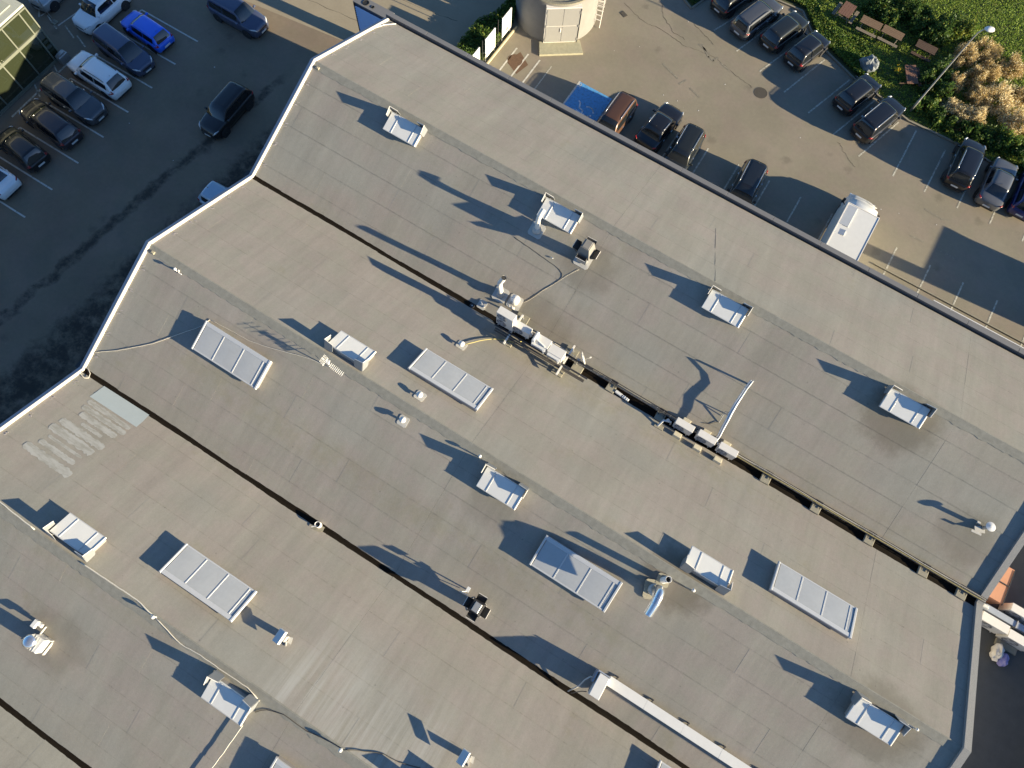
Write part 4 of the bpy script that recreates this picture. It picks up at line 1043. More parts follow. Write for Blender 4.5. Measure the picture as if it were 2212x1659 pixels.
t = thing('terracotta_chest', 'terracotta coloured chest with two lids lying beyond the east parapet', 'chest', (22.05, 15.0, 4.0))
mb = MB(); mb.box(0, -.45, .50, 1.05, .98, 1.0); part('box_body', mb, M['terracotta'], t); mb = MB(); mb.box(0, .56, .50, 1.05, .96, 1.0); part('box_body', mb, M['terracotta'], t)
mb = MB(); mb.box(0, .06, 1.03, 1.08, .05, .07); mb.box(.545, 0, .98, .03, 2.0, .1); part('dark_joint', mb, M['dark_metal'], t)
# plastic bags
bm_r = random.Random(5)
def crumple(name, m, lab, loc, s):
    mb = MB(); n, k = 12, 8; vs_ = []
    for i in range(k + 1):
        for j in range(n):
            th = math.pi * i / k; ph = 2 * math.pi * j / n; r_ = 1 + bm_r.uniform(-.25, .25)
            vs_.append((s[0] * r_ * math.sin(th) * math.cos(ph), s[1] * r_ * math.sin(th) * math.sin(ph), s[2] * (1 + r_ * math.cos(th))))
    fs = [(i * n + j, i * n + (j + 1) % n, (i + 1) * n + (j + 1) % n, (i + 1) * n + j) for i in range(k) for j in range(n)]
    mb.add(vs_, fs); single(name, mb, M[m], lab, 'plastic bag', loc=loc)
crumple('plastic_bag', 'bag_white', 'crumpled white plastic bag on the dark lower roof', (23.55, 11.9, 4.0), (.26, .42, .32))
crumple('plastic_bag', 'bag_blue', 'violet plastic bag leaning on the white one', (23.98, 11.75, 4.0), (.24, .34, .25))
mb = MB(); mb.tube([(0, 0, 0), (.5, .05, .1)], .06)
single('roof_pipe', mb, M['coping_white'], 'short white pipe crossing the top of the east parapet at the right edge', 'pipe', loc=(20.9, 16.75, 7.55))

# ------------------------------------------------------------------ cars
def grid_faces(nu, nv, flip=False):
    fs = [(i * (nv + 1) + j, (i + 1) * (nv + 1) + j, (i + 1) * (nv + 1) + j + 1, i * (nv + 1) + j + 1) for i in range(nu) for j in range(nv)]
    return [f[::-1] for f in fs] if flip else fs

TYRE = None
def wheel_parts(t, x, y, r_, side):
    global TYRE
    if TYRE is None:
        mb = MB(); T = Matrix.Rotation(R(90), 4, 'X')
        mb.lathe([(.62, -.11), (.94, -.11), (1.0, -.07), (1.0, .07), (.94, .11), (.62, .11)], 20, T=T, cap=False)
        mb2 = MB(); mb2.lathe([(.63, .09), (.60, .06), (.12, .05), (.10, .09), (.001, .09)], 20, T=T, cap=False)
        mb2.lathe([(.63, -.09), (.001, -.05)], 20, T=T, cap=False)
        for k in range(5):
            mb2.box(.34, 0, .075, .50, .13, .03, T=T @ Matrix.Rotation(k * 2 * math.pi / 5, 4, 'Z'))
        TYRE = (mb.mesh('tyre', M['tyre'], True), mb2.mesh('rim', M['rim']))
    w_ = obj('wheel', None, t, (x, y, r_), (0, 0, 0 if side < 0 else math.pi)); w_.empty_display_size = .2
    w_.scale = (r_, 1.0, r_)
    a = obj('tyre', TYRE[0], w_); b = obj('rim', TYRE[1], w_)
    return w_

def interp(x, xs, ys): return float(np.interp(x, xs, ys))

def car(x, y, ang, kind, paint, label, L=4.4, W=1.80, H=1.52, rails=0, group=None, sunroof=False, side=None, tail=True):
    t = thing('parked_car', label, 'car', (x, y, 0), (0, 0, R(ang)), group)
    P = CP[paint]
    rw = .33
    # longitudinal design: fractions of length, front = +.5
    D = dict(hatch=dict(cowl=.235, wtop=.055, rtop=-.385, rbase=-.475, hoodf=.50, belt=.61, deck=.60),
             suv=dict(cowl=.240, wtop=.085, rtop=-.410, rbase=-.480, hoodf=.55, belt=.60, deck=.60),
             wagon=dict(cowl=.225, wtop=.060, rtop=-.430, rbase=-.490, hoodf=.50, belt=.60, deck=.60),
             sedan=dict(cowl=.205, wtop=.030, rtop=-.210, rbase=-.340, hoodf=.50, belt=.62, deck=.66),
             mpv=dict(cowl=.290, wtop=.110, rtop=-.430, rbase=-.485, hoodf=.55, belt=.57, deck=.58))[kind]
    zb = H * D['belt']; zc_ = H * (D['belt'] + .035)
    xs_ = [-.500, -.492, -.470, -.43, -.34, -.20, 0, .12, D['cowl'], .34, .43, .475, .492, .500]
    wf = [.70, .84, .93, .975, .995, 1, 1, 1, .995, .965, .90, .80, .70, .58]
    rz_ = H * D['deck']
    zt = [rz_ * .86, rz_ * .95, rz_ * .99, rz_ * 1.0, max(rz_, zb) * 1.0, zb, zb, zb, zc_, zc_ * .965, zc_ * .91, H * D['hoodf'] * .98, H * D['hoodf'] * .90, H * D['hoodf'] * .80]
    zl = [.40, .30, .24, .20, .20, .20, .20, .20, .20, .20, .20, .24, .28, .36]
    rows = []
    NX = 30
    for k in range(NX + 1):
        u = -.5 + k / NX
        u = .5 * math.copysign(abs(2 * u) ** .80, u)
        hw = W / 2 * interp(u, xs_, wf); top = interp(u, xs_, zt); lo = interp(u, xs_, zl)
        dip = .05 * H
        sec = [(0, top + .025), (.45 * hw, top + .018), (.78 * hw, top - .004), (.93 * hw, top - .035), (.985 * hw, top - .11), (1.0 * hw, (top + lo) * .54), (.985 * hw, (top + lo) * .40), (.93 * hw, lo + .03), (.80 * hw, lo)]
        rows.append((u * L, sec))
    mb = MB(); vs_ = []
    for xx_, sec in rows:
        full = [(-a, b) for a, b in sec[::-1]] + sec[1:]
        vs_ += [(xx_, a, b) for a, b in full]
    nv = 16
    fs = grid_faces(NX, nv)
    fs.append(tuple(range(nv, -1, -1))[::-1]); fs.append(tuple(NX * (nv + 1) + j for j in range(nv, -1, -1)))
    mb.add(vs_, fs)
    body = part('body', mb, P, t, True)
    # lower trim and arches
    mb = MB()
    for xa in (.30, -.30):
        for s in (-1, 1):
            T = Matrix.Translation((xa * L, s * (W / 2 - .075), rw)) @ Matrix.Rotation(R(90), 4, 'X')
            mb.lathe([(rw + .055, -.085), (rw + .055, .085), (.02, .088)], 22, T=T, cap=False) if s < 0 else mb.lathe([(.02, -.088), (rw + .055, -.085), (rw + .055, .085)], 22, T=T, cap=False)
    mb.box(0, 0, .22, L * .84, W * .9, .14)
    part('arch_liner', mb, M['plastic'], t)
    mb = MB(); mb.box(L * .492, 0, .33, .05, W * .62, .20); part('bumper_insert', mb, M['plastic'], t); mb = MB(); mb.box(-L * .492, 0, .33, .05, W * .66, .16); part('bumper_insert', mb, M['plastic'], t)
    for xa in (.30, -.30):
        for s in (-1, 1): wheel_parts(t, xa * L, s * (W / 2 - .10), rw, s)
    # greenhouse surface
    c0, c1, r1, r0 = D['cowl'] * L, D['wtop'] * L, D['rtop'] * L, D['rbase'] * L
    def top_z(xq):
        if xq > c1: f = (c0 - xq) / (c0 - c1); return math.sin(min(1, max(0, f)) * math.pi / 2) ** .93
        if xq < r1: f = (xq - r0) / (r1 - r0); return max(0, min(1, f)) ** .75
        return 1.0
    def Sg(u, v, off=0.0):
        xq = c0 + (r0 - c0) * u
        h = top_z(xq); crown = .03 * math.sin(math.pi * min(1, max(0, (c1 + .3 - xq) / (c1 + .6 - r1)))) + .0
        Z = zb - .02 + (H - .035 + crown - zb + .02) * h
        wb = W / 2 * .93 * (1 - .05 * abs(u - .45) * 2); wt = W / 2 * .71
        k = abs(v)
        if k > .62:
            f = (k - .62) / .38
            yy = wt + (wb - wt) * (f ** .9) if h > .05 else wb * .98
            yy = (wb - (wb - wt) * h) + (wb - (wb - (wb - wt) * h)) * f
            zz = Z - .05 * h + (zb - .02 - Z + .05 * h) * f
        else:
            f = k / .62; edge = (wb - (wb - wt) * h)
            yy = edge * f; zz = Z + .035 * (1 - f ** 3) * (1 if h > .6 else h) - .05 * h * f ** 6
        bow = .10 * (1 - (yy / wb) ** 2)
        if xq > c1: xq += bow * (1 - .6 * h)
        elif xq < r1: xq -= bow * .7 * (1 - .5 * h)
        y_ = math.copysign(yy, v)
        n = Vector((0, y_ * (.9 if k > .62 else .15), .6 if k > .62 else 1)).normalized() * off
        if off and xq > c1: n = Vector((.5, 0, .8)) * off
        if off and xq < r1 and k < .62: n = Vector((-.6, 0, .7)) * off
        return (xq + n.x, y_ + n.y, zz + n.z)
    NU, NV = 34, 24
    def patch(u0, u1, v0, v1, nu, nv_, off):
        mb = MB(); mb.add([Sg(u0 + (u1 - u0) * i / nu, v0 + (v1 - v0) * j / nv_, off) for i in range(nu + 1) for j in range(nv_ + 1)], grid_faces(nu, nv_, False)); return mb
    part('cabin', patch(0, 1, -1, 1, NU, NV, 0), P, t, True)
    ua = (c0 - c1) / (c0 - r0); ub = (c0 - r1) / (c0 - r0)
    part('windshield', patch(.012, ua * .93, -.57, .57, 8, 12, .012), M['carglass'], t, True)
    part('rear_window', patch(ub + (1 - ub) * .10, ub + (1 - ub) * .93, -.50, .50, 6, 12, .014), M['carglass'], t, True)
    um = (ua + ub) / 2 - .02
    for s in (-1, 1):
        for (a, b) in ((ua * .62, um - .008), (um + .012, ub + (1 - ub) * .02)):
            part('side_window', patch(a, b, s * .70, s * .955, 8, 3, .010), M['carglass'], t, True)
    if sunroof: part('glass_roof', patch(ua + .03, ub - .05, -.40, .40, 10, 8, .012), M['carglass'], t, True)
    # lamps, mirrors, plates, handles, rails
    for s in (-1, 1):
        def surf(uq, fy, dz):
            k_ = interp(uq, xs_, wf) * W / 2; return (uq * L, s * k_ * fy, interp(uq, xs_, zt) + dz)
        mb = MB(); a = surf(.492, .80, -.07); b = surf(.455, .90, -.02); c_ = surf(.40, .97, -.045)
        mb.tube([a, b, c_], [.035, .060, .02], 8); part('headlight', mb, M['head_lamp'], t, True)
        mb = MB(); a = surf(-.490, .86, -.02); b = surf(-.470, .95, -.03); c_ = surf(-.43, 1.0, -.08)
        if kind in ('suv', 'wagon', 'mpv', 'hatch'):
            mb.tube([a, b, c_], [.03, .055, .02], 8); mb.tube([surf(-.478, .88, .0), (r0 + .08, s * W * .40, zb + .10)], [.05, .03], 8)
        else: mb.tube([a, b, c_], [.03, .05, .02], 8)
        part('tail_light', mb, M['red_lamp'], t, True)
        mb = MB(); mx = c0 - .26; mb.bbox(mx, s * (W / 2 + .08), zb + .10, .13, .17, .12, .03); mb.box(mx + .02, s * (W / 2 - .02), zb + .06, .06, .12, .04); part('mirror', mb, P, t)
        mb = MB()
        for q_ in (.02, -.22): mb.box(q_ * L, s * (W / 2 + .002), zb - .13, .16, .03, .03)
        part('door_handle', mb, M['chrome'] if rails else P, t)
        if rails:
            mb = MB(); pr = [Sg(ua + .04 + (ub - ua - .07) * q_, s * .585, .05 if 0 < q_ < 1 else .0) for q_ in np.linspace(0, 1, 9)]
            mb.tube(pr, .022, 6); part('roof_rail', mb, M['chrome'] if rails == 1 else M['plastic'], t, True)
    mb = MB(); mb.box(-L * .5 - .012, 0, H * .36, .02, .50, .115, T=Matrix.Rotation(0, 4, 'Y')); part('number_plate', mb, M['plate'], t)
    mb = MB(); mb.add([(-L * .502, -.25, H * .33), (-L * .502, .25, H * .33), (-L * .485, .25, H * .33 + .12), (-L * .485, -.25, H * .33 + .12)], [(3, 2, 1, 0)])
    mb = MB(); mb.box(L * .505, 0, H * .27, .02, .48, .10); part('number_plate', mb, M['plate'], t)
    mb = MB(); mb.box(L * .497, 0, H * .40, .03, W * .42, .12); part('grille', mb, M['plastic'], t)
    mb = MB(); mb.tube([(r1 + .12, 0, H + .01), (r1 + .02, 0, H + .10)], [.022, .006], 6); part('antenna', mb, M['plastic'], t)
    mb = MB(); mb.box(0, 0, 0, .02, .55, .02); 
    o = part('wiper', mb, M['plastic'], t, loc=(c0 + .03, -.25, zb + .075), rot=(0, R(20), .15))
    return t

def from_ends(F, Rr, L=None):
    F, Rr = Vector(F), Vector(Rr); d = F - Rr
    return ((F + Rr) / 2, math.degrees(math.atan2(d.y, d.x)), d.length if L is None else L)

GW, GN, GU = 'cars parked in the west car park', 'cars parked with the hall behind them in the north car park', 'cars parked along the lawn kerb'
def c2(F, Rr, kind, paint, lab, H, W=1.8, **k):
    c_, a, l = from_ends(F, Rr); car(c_.x, c_.y, a, kind, paint, lab, L=l, W=W, H=H, **k)
def c1(Rr, ang, L, kind, paint, lab, H, W=1.8, **k):
    x = Rr[0] + math.cos(R(ang)) * L / 2; y = Rr[1] + math.sin(R(ang)) * L / 2
    car(x, y, ang, kind, paint, lab, L=L, W=W, H=H, **k)
c2((-50.1, 17.85), (-50.3, 22.1), 'hatch', 'silver', 'silver hatchback cut off by the top left corner above the glass building', 1.5, group=GW)
c2((-46.08, 18.10), (-46.0, 22.5), 'suv', 'white', 'white compact car cut by the top edge left of the bright blue car', 1.62, 1.82, group=GW)
c2((-44.10, 20.72), (-40.06, 20.42), 'hatch', 'blue', 'bright blue small hatchback, the only blue car of the west car park', 1.42, 1.70, group=GW)
c2((-39.79, 18.02), (-44.35, 18.50), 'mpv', 'slate', 'slate blue people carrier between the bright blue hatchback and a white crossover', 1.60, 1.82, group=GW)
c2((-44.60, 15.85), (-39.91, 15.65), 'hatch', 'white', 'white crossover with roof rails between two dark cars', 1.56, 1.85, group=GW, rails=2)
c2((-39.74, 13.12), (-44.40, 13.35), 'suv', 'grey', 'grey off roader facing the yard with greenish light on its roof', 1.66, 1.82, group=GW, rails=2)
c2((-44.50, 11.10), (-39.83, 10.68), 'hatch', 'aubergine', 'dark plum hatchback, its roof catching olive light from the glass building', 1.48, 1.80, group=GW)
c2((-44.25, 8.55), (-40.42, 8.15), 'hatch', 'black', 'small black hatchback near the left edge, tail lamps to the yard', 1.48, 1.70, group=GW)
c1((-40.55, 5.60), 178, 4.4, 'sedan', 'white', 'white saloon half cut by the left edge', 1.44, group=GW)
c2((-35.25, 25.30), (-39.73, 25.32), 'suv', 'slate', 'slate blue off roader at the top edge just inside the shadow line', 1.66, 1.82, group='cars in the west yard lane')
c2((-32.86, 16.05), (-32.98, 20.42), 'hatch', 'black', 'black car driving down the yard lane close to the hall', 1.55, 1.80, group='cars in the west yard lane')
c1((-30.0, 12.45), 0, 4.2, 'hatch', 'paleblue', 'pale blue car mostly hidden under the west gable', 1.45, group='cars in the west yard lane')
c1((-8.15, 45.75), 73, 4.3, 'hatch', 'dark', 'black hatchback cut by the top edge, leftmost along the lawn kerb', 1.48, 1.78, group=GU)
c2((-4.62, 49.0), (-5.93, 44.65), 'wagon', 'grey', 'grey estate car with pale sunlit flank, second along the lawn kerb', 1.55, 1.78, group=GU, rails=2)
c2((-2.34, 48.78), (-3.54, 44.79), 'hatch', 'dark', 'charcoal hatchback third along the lawn kerb with a light reflection in its rear window', 1.50, 1.76, group=GU)
c2((-.20, 47.90), (-1.27, 44.30), 'hatch', 'black', 'black hatchback with a tall bright red tail lamp, nose under the ivy', 1.55, 1.72, group=GU)
c2((4.62, 46.36), (3.44, 42.72), 'hatch', 'black', 'black hatchback with a pale rear window parked below the wrapped boulder', 1.50, 1.72, group=GU)
c2((6.88, 45.33), (5.55, 41.16), 'suv', 'black', 'black off roader with roof rails parked beside the lamp post foot', 1.66, 1.80, group=GU, rails=1)
c2((12.90, 45.24), (12.96, 41.00), 'suv', 'black', 'black off roader with bright roof rails under the shrubs at the right', 1.66, 1.80, group=GU, rails=1)
c2((15.47, 45.10), (15.47, 40.80), 'sedan', 'mid', 'grey saloon between a black off roader and the right edge', 1.44, 1.78, group=GU)
c1((17.70, 41.30), 90, 4.3, 'suv', 'navy', 'dark navy car cut by the right edge', 1.6, group=GU)
c1((-9.80, 34.55), -91, 4.35, 'mpv', 'brown', 'copper brown people carrier beside the blue bay, nose hidden by the eave', 1.60, 1.78, group=GN, rails=1)
c2((-6.62, 35.95), (-7.02, 31.75), 'sedan', 'black', 'black car with bright roof trim facing out next to the copper brown one', 1.50, 1.82, group=GN, rails=1)
c1((-4.52, 34.85), -88, 4.35, 'suv', 'dark', 'black car with roof rails, nose to the hall, third from the blue bay', 1.66, 1.78, group=GN, rails=1)
c1((.45, 34.65), -87, 4.5, 'wagon', 'black', 'black estate car with a panoramic glass roof west of the white motorhome', 1.56, 1.80, group=GN, rails=1, sunroof=True)

# ------------------------------------------------------------------ white motorhome
t = thing('motorhome', 'white box bodied motorhome nosing out from under the north eave', 'motorhome', (7.80, 31.4, 0), (0, 0, 0))
mb = MB(); mb.bbox(0, -.05, 1.78, 2.24, 4.4, 2.46, .05); part('box_body', mb, M['lid'], t)
mb = MB(); mb.box(-1.08, -.05, 3.02, .05, 4.3, .03); mb.box(1.08, -.05, 3.02, .05, 4.3, .03); mb.box(0, 2.12, 3.02, 2.2, .05, .03); part('roof_rim', mb, M['coping_white'], t)
mb = MB(); mb.add([(-1.06, .35, 3.01), (-.42, .35, 3.08), (-.42, 2.0, 3.08), (-1.06, 2.0, 3.01), (-.40, .35, 3.01), (-.40, 2.0, 3.01)], [(0, 1, 2, 3), (1, 4, 5, 2), (0, 4, 1), (3, 2, 5)]); part('roof_shade_wedge', mb, M['lid'], t)  # wedge added so this corner of the roof turns away from the sun
mb = MB(); mb.add([(-.80, -.38, 3.01), (-.42, -.38, 3.085), (-.42, .05, 3.085), (-.80, .05, 3.01), (-.40, -.38, 3.01), (-.40, .05, 3.01)], [(0, 1, 2, 3), (1, 4, 5, 2), (0, 4, 1), (3, 2, 5)]); part('roof_vent', mb, M['lid'], t)
mb = MB()
cabp = [(2.16, 1.09, 2.72), (2.6, 1.09, 2.66), (3.15, 1.07, 2.45), (3.62, 1.05, 1.78), (4.00, 1.03, 1.42), (4.45, .98, 1.22), (4.72, .84, 1.0), (4.80, .66, .70)]
vs_ = []
for yq, hw, zt_ in cabp:
    vs_ += [(-hw, yq, .35), (-hw * 1.0, yq, zt_ * .55), (-hw * .92, yq, zt_ * .93), (-hw * .5, yq, zt_), (0, yq, zt_ + .02), (hw * .5, yq, zt_), (hw * .92, yq, zt_ * .93), (hw, yq, zt_ * .55), (hw, yq, .35)]
mb.add(vs_, [f[::-1] for f in grid_faces(7, 8)] + [tuple(7 * 9 + j for j in range(9))[::-1]]); part('cab', mb, M['lid'], t, True)
mb = MB(); mb.add([(-.95, 3.26, 2.40), (.95, 3.26, 2.40), (.95, 3.66, 1.86), (-.95, 3.66, 1.86), (0, 3.34, 2.52), (0, 3.76, 1.92)], [(0, 3, 5, 4), (4, 5, 2, 1)][::1]); part('windshield', mb, M['carglass'], t)
for s in (-1, 1):
    mb = MB(); mb.box(s * 1.22, 3.2, 1.75, .16, .14, .36); mb.tube([(s * 1.0, 2.9, 1.7), (s * 1.18, 2.95, 1.85)], .03); part('mirror', mb, M['plastic'], t)
    for yy in (3.55, -1.2):
        w_ = wheel_parts(t, s * .95, yy, .34, s); w_.rotation_euler = (0, 0, R(90) if s > 0 else R(-90))
    mb = MB(); mb.bbox(s * .80, 4.58, .92, .26, .16, .22, .03); part('headlight', mb, M['head_lamp'], t)
mb = MB(); mb.tube([(0, 4.36, 1.16), (.28, 4.3, 1.17)], .02); part('badge', mb, M['steel'], t)

# ------------------------------------------------------------------ glass fronted building at the west
t = thing('glass_showroom', 'low showroom with a glazed corner and flat pale roof at the top left', 'building')
bx, byn, bz = -46.0, 15.72, 4.48
mb = MB(); mb.box(bx - 12, byn - 16, bz + .06, 24.1, 32.1, .14); part('flat_roof', mb, simple('pale_roof_gravel', (.42, .43, .36), .9, 0, .15, 12, .3), t)
mb = MB(); mb.box(bx - 12, byn - 16, bz + .16, 23.0, 31.0, .06, mi=0); part('roof_surface', mb, simple('pale_roof_felt', (.36, .37, .30), .9, 0, .15, 9, .3), t)
mb = MB(); mb.box(bx - 12, byn - 16, .06, 24, 32, .12); part('plinth', mb, M['slab'], t)
mb = MB(); mb.box(bx - 15, byn - 16, 2.2, 16, 30, 4.2); part('inner_wall', mb, simple('dim_interior', (.10, .11, .07), .8), t)
mull = [byn, 15.14, 13.60, 12.05, 10.5, 8.95, 7.4, 5.85, 4.3]
fr = simple('olive_grey_frame', (.17, .18, .14), .45, .1, .06, 4)
for y in mull:
    mb = MB(); mb.box(bx + .02, y, 2.25, .12, .09, 4.30); part('mullion', mb, fr, t)
mull2 = [bx - 1.5 * k for k in range(1, 9)]
for x in mull2:
    mb = MB(); mb.box(x, byn + .02, 2.25, .09, .12, 4.30); part('mullion', mb, fr, t)
for z, h in ((.20, .14), (2.55, .20), (4.36, .10)):
    mb = MB(); mb.box(bx + .025, byn - 8, z, .10, 16, h); mb.box(bx - 8, byn + .025, z, 16, .10, h); part('transom', mb, fr, t)
for ya, yb in zip(mull[:-1], mull[1:]):
    for z0, z1 in ((.27, 2.45), (2.65, 4.31)):
        mb = MB(); tl = random.uniform(-.006, .006)
        mb.add([(bx + tl, yb + .05, z0), (bx - tl, ya - .05, z0), (bx - tl, ya - .05, z1), (bx + tl, yb + .05, z1)], [(0, 1, 2, 3)]); part('glass_pane', mb, M['facade_glass'], t)
for xa, xb in zip([bx] + mull2[:-1], mull2):
    for z0, z1 in ((.27, 2.45), (2.65, 4.31)):
        mb = MB(); mb.add([(xa - .05, byn, z0), (xb + .05, byn, z0), (xb + .05, byn, z1), (xa - .05, byn, z1)], [(0, 1, 2, 3)]); part('glass_pane', mb, M['facade_glass'], t)
for (a, b, wd) in (((-45.3, 16.5), (-45.3, 10), .14), ((-49.5, 17.95), (-48.1, 17.4), .10), ((-47.8, 17.95), (-46.5, 17.45), .10), ((-46.5, 17.75), (-45.3, 17.3), .10), ((-46.45, 16.0), (-45.3, 15.6), .10), ((-46.1, 14.9), (-44.9, 14.3), .10), ((-46.0, 12.9), (-44.9, 12.3), .10)):
    stripes('edge_line', [(a, b)], wd, M['paint_faint'], .010)
mb = MB(); mb.bbox(0, 0, .35, .45, .75, .70, .05); mb.box(.05, 0, .75, .3, .5, .12)
single('utility_box', mb, M['steel'], 'grey box standing at the corner of the glass showroom', 'utility box', loc=(-45.55, 15.6, 0))
# banner pole next to the showroom
t = thing('flag_pole', 'slim pole with a white pennant near the silver hatchback', 'flag pole', (-48.6, 17.75, 0))
mb = MB(); mb.tube([(0, 0, 0), (0, 0, 4.2)], .035, 8); part('pole', mb, M['steel'], t)
mb = MB(); mb.bbox(0, 0, .05, .4, .4, .10, .02); part('foot', mb, M['slab'], t)
mb = MB(); mb.add([(-.03, 0, 2.2), (-.20, .05, 3.0), (-.18, .04, 3.7), (-.02, 0, 4.1), (-.03, .02, 2.2), (-.20, .07, 3.0), (-.18, .06, 3.7), (-.02, .02, 4.1)], [(0, 1, 2, 3), (7, 6, 5, 4), (0, 4, 5, 1), (1, 5, 6, 2), (2, 6, 7, 3)]); part('pennant', mb, M['lid'], t)

# ------------------------------------------------------------------ blue louvred plant box north west of the hall
zt_ = 3.9
t = thing('louvred_plant_box', 'plant box with blue louvres and two openings in its top beside the north west corner', 'plant box', (-27.35, 28.75, 0))
mb = MB(); mb.box(0, .10, zt_ / 2, 2.9, .62, zt_); part('casing', mb, M['concrete'], t)
mb = MB(); mb.box(0, .10, zt_ + .03, 2.96, .72, .06); part('top_plate', mb, M['coping_grey'], t)
for x, y, r_ in ((-.62, .10, .20), (-.02, .05, .10)):
    mb = MB(); mb.lathe([(r_ * 1.2, zt_ + .06), (r_ * 1.15, zt_ + .10), (r_, zt_ + .10), (r_, zt_ + .065), (.001, zt_ + .065)], 18, c=(x, y, 0), cap=False); part('top_opening', mb, M['black'], t)
mb = MB(); mb.box(0, -.222, zt_ / 2, 2.76, .03, zt_ - .25); part('louvre_back', mb, M['louver_dark'], t)
for k in range(19):
    z = .25 + k * (zt_ - .45) / 19; mb = MB(); mb.add([(-1.36, -.245, z + .11), (1.36, -.245, z + .11), (1.36, -.31, z), (-1.36, -.31, z), (-1.36, -.245, z - .01), (1.36, -.245, z - .01)], [(3, 2, 1, 0), (3, 4, 5, 2)]); part('louvre', mb, M['louver'], t)
mb = MB(); mb.box(-1.40, -.25, zt_ / 2, .07, .10, zt_); mb.box(1.40, -.25, zt_ / 2, .07, .10, zt_); part('frame', mb, M['dark_metal'], t)
mb = MB(); mb.tube([(0, 0, 0), (0, 0, 1.0)], .04, 8); mb.lathe([(.09, 0), (.05, .06)], 10)
single('bollard', mb, M['dark_metal'], 'short dark bollard beside the blue louvred box', 'bollard', loc=(-29.0, 29.15, 0))

# ------------------------------------------------------------------ round concrete tank
cx, cy, cr, ch = -18.60, 39.32, 3.08, 3.42
t = thing('concrete_tank', 'round concrete tank house with a white double door and mossy gravel roof', 'tank', (cx, cy, 0))
mb = MB(); mb.lathe([(cr + .06, 0), (cr + .06, .25), (cr, .30), (cr, ch)], 64, cap=False); part('wall', mb, M['concrete'], t, True)
mb = MB(); mb.lathe([(cr, ch), (cr - .02, ch + .06), (cr - .22, ch + .06), (cr - .24, ch - .02), (.001, ch + .05)], 64, cap=False); part('gravel_roof', mb, M['gravel'], t)
da = math.atan2(37.15 - cy, -17.0 - cx)
T = Matrix.Rotation(da, 4, 'Z')
mb = MB(); mb.box(cr - .12, 0, 1.72, .40, 2.52, 3.10, T=T); part('door_frame', mb, M['coping_white'], t)
for s in (-1, 1):
    mb = MB()
    for z, h in ((.95, 1.42), (2.47, 1.50)): mb.bbox(cr + .09, s * .60, z, .05, 1.16, h, .01, T=T)
    part('door_leaf', mb, M['door_white'], t)
    for z in (.5, 1.7, 2.9):
        mb = MB(); mb.box(cr + .12, s * 1.20, z, .06, .07, .22, T=T); part('hinge', mb, M['steel'], t)
mb = MB(); mb.box(cr + .14, -.10, 1.35, .05, .08, .34, T=T); part('handle', mb, M['coping_white'], t)
mb = MB(); mb.tube([T @ Vector((cr + .12, 1.24, .2)), T @ Vector((cr + .12, 1.24, 3.2))], .03, 6); part('drain_pipe', mb, M['dark_metal'], t)
mb = MB()
a = [T @ Vector((cr - .05, -1.55, 0)), T @ Vector((cr - .05, 1.50, 0)), T @ Vector((cr + 1.15, 1.62, 0)), T @ Vector((cr + 1.15, -1.65, 0))]
mb.prism([(p.x, p.y) for p in a][::-1], 0, .17); part('ramp', mb, M['ramp'], t)
mb = MB()
for k in range(10):
    aa = R(8) + k * R(2.6); mb.box((cr + .28) * math.cos(aa), (cr + .28) * math.sin(aa), 1.75, .56, .02, .03, rz=aa)
    mb.box((cr + .30) * math.cos(aa), (cr + .30) * math.sin(aa), .6 + k * .28, .5, .06, .04, rz=aa)
mb.tube([((cr + .55) * math.cos(R(6)), (cr + .55) * math.sin(R(6)), .05), ((cr + .55) * math.cos(R(34)), (cr + .55) * math.sin(R(34)), 3.3)], .03); part('side_ladder', mb, M['coping_white'], t)

# ------------------------------------------------------------------ sign boards
for y0, y1, lab, mk in ((30.2, 31.42, 'white sign board almost hidden behind the eave', 0), (32.18, 33.50, 'plain white sign board in the middle of the hedge', 0), (34.45, 35.72, 'white sign board with dark print low down, next to the concrete tank', 1)):
    t = thing('sign_board', lab, 'sign', (-20.42, (y0 + y1) / 2, 0), (0, 0, 0), 'white sign boards in front of the hedge')
    wd = y1 - y0
    mb = MB(); mb.box(0, 0, 1.32, .05, wd, 1.75); part('panel', mb, M['sign'], t)
    for s in (-1, 1):
        mb = MB(); mb.tube([(-.05, s * (wd / 2 - .08), 0), (-.05, s * (wd / 2 - .08), 2.2)], .035, 8); part('post', mb, M['steel'], t)
    if mk:
        mb = MB()
        for (yy, zz, a, b) in ((.05, .78, .34, .22), (-.25, .70, .12, .05), (-.38, .60, .22, .04), (.30, .92, .12, .10)): mb.box(.028, yy, zz, .008, a, b)
        part('print', mb, M['sign_mark'], t)
        mb = MB(); mb.box(.03, 0, .55, .012, wd * .94, .02); part('ledge', mb, M['steel'], t)
mb = MB(); mb.tube([(0, 0, 0), (0, 0, 2.4)], .03, 8); mb.tube([(.02, .05, .5), (.14, .22, .5), (.16, .3, .8), (.05, .2, 1.15), (.0, .0, 1.2)], .02, 6)
single('hose_post', mb, M['dark_metal'], 'thin post with a coiled hose between the first two sign boards', 'post', loc=(-20.45, 31.85, 0))
mb = MB(); mb.tube([(0, 0, 0), (0, 0, 2.5)], .03, 8); mb.lathe([(.06, 0), (.03, .05)], 8)
single('slim_post', mb, M['dark_metal'], 'thin dark post between the middle sign board and the printed one', 'post', loc=(-20.45, 33.95, 0))

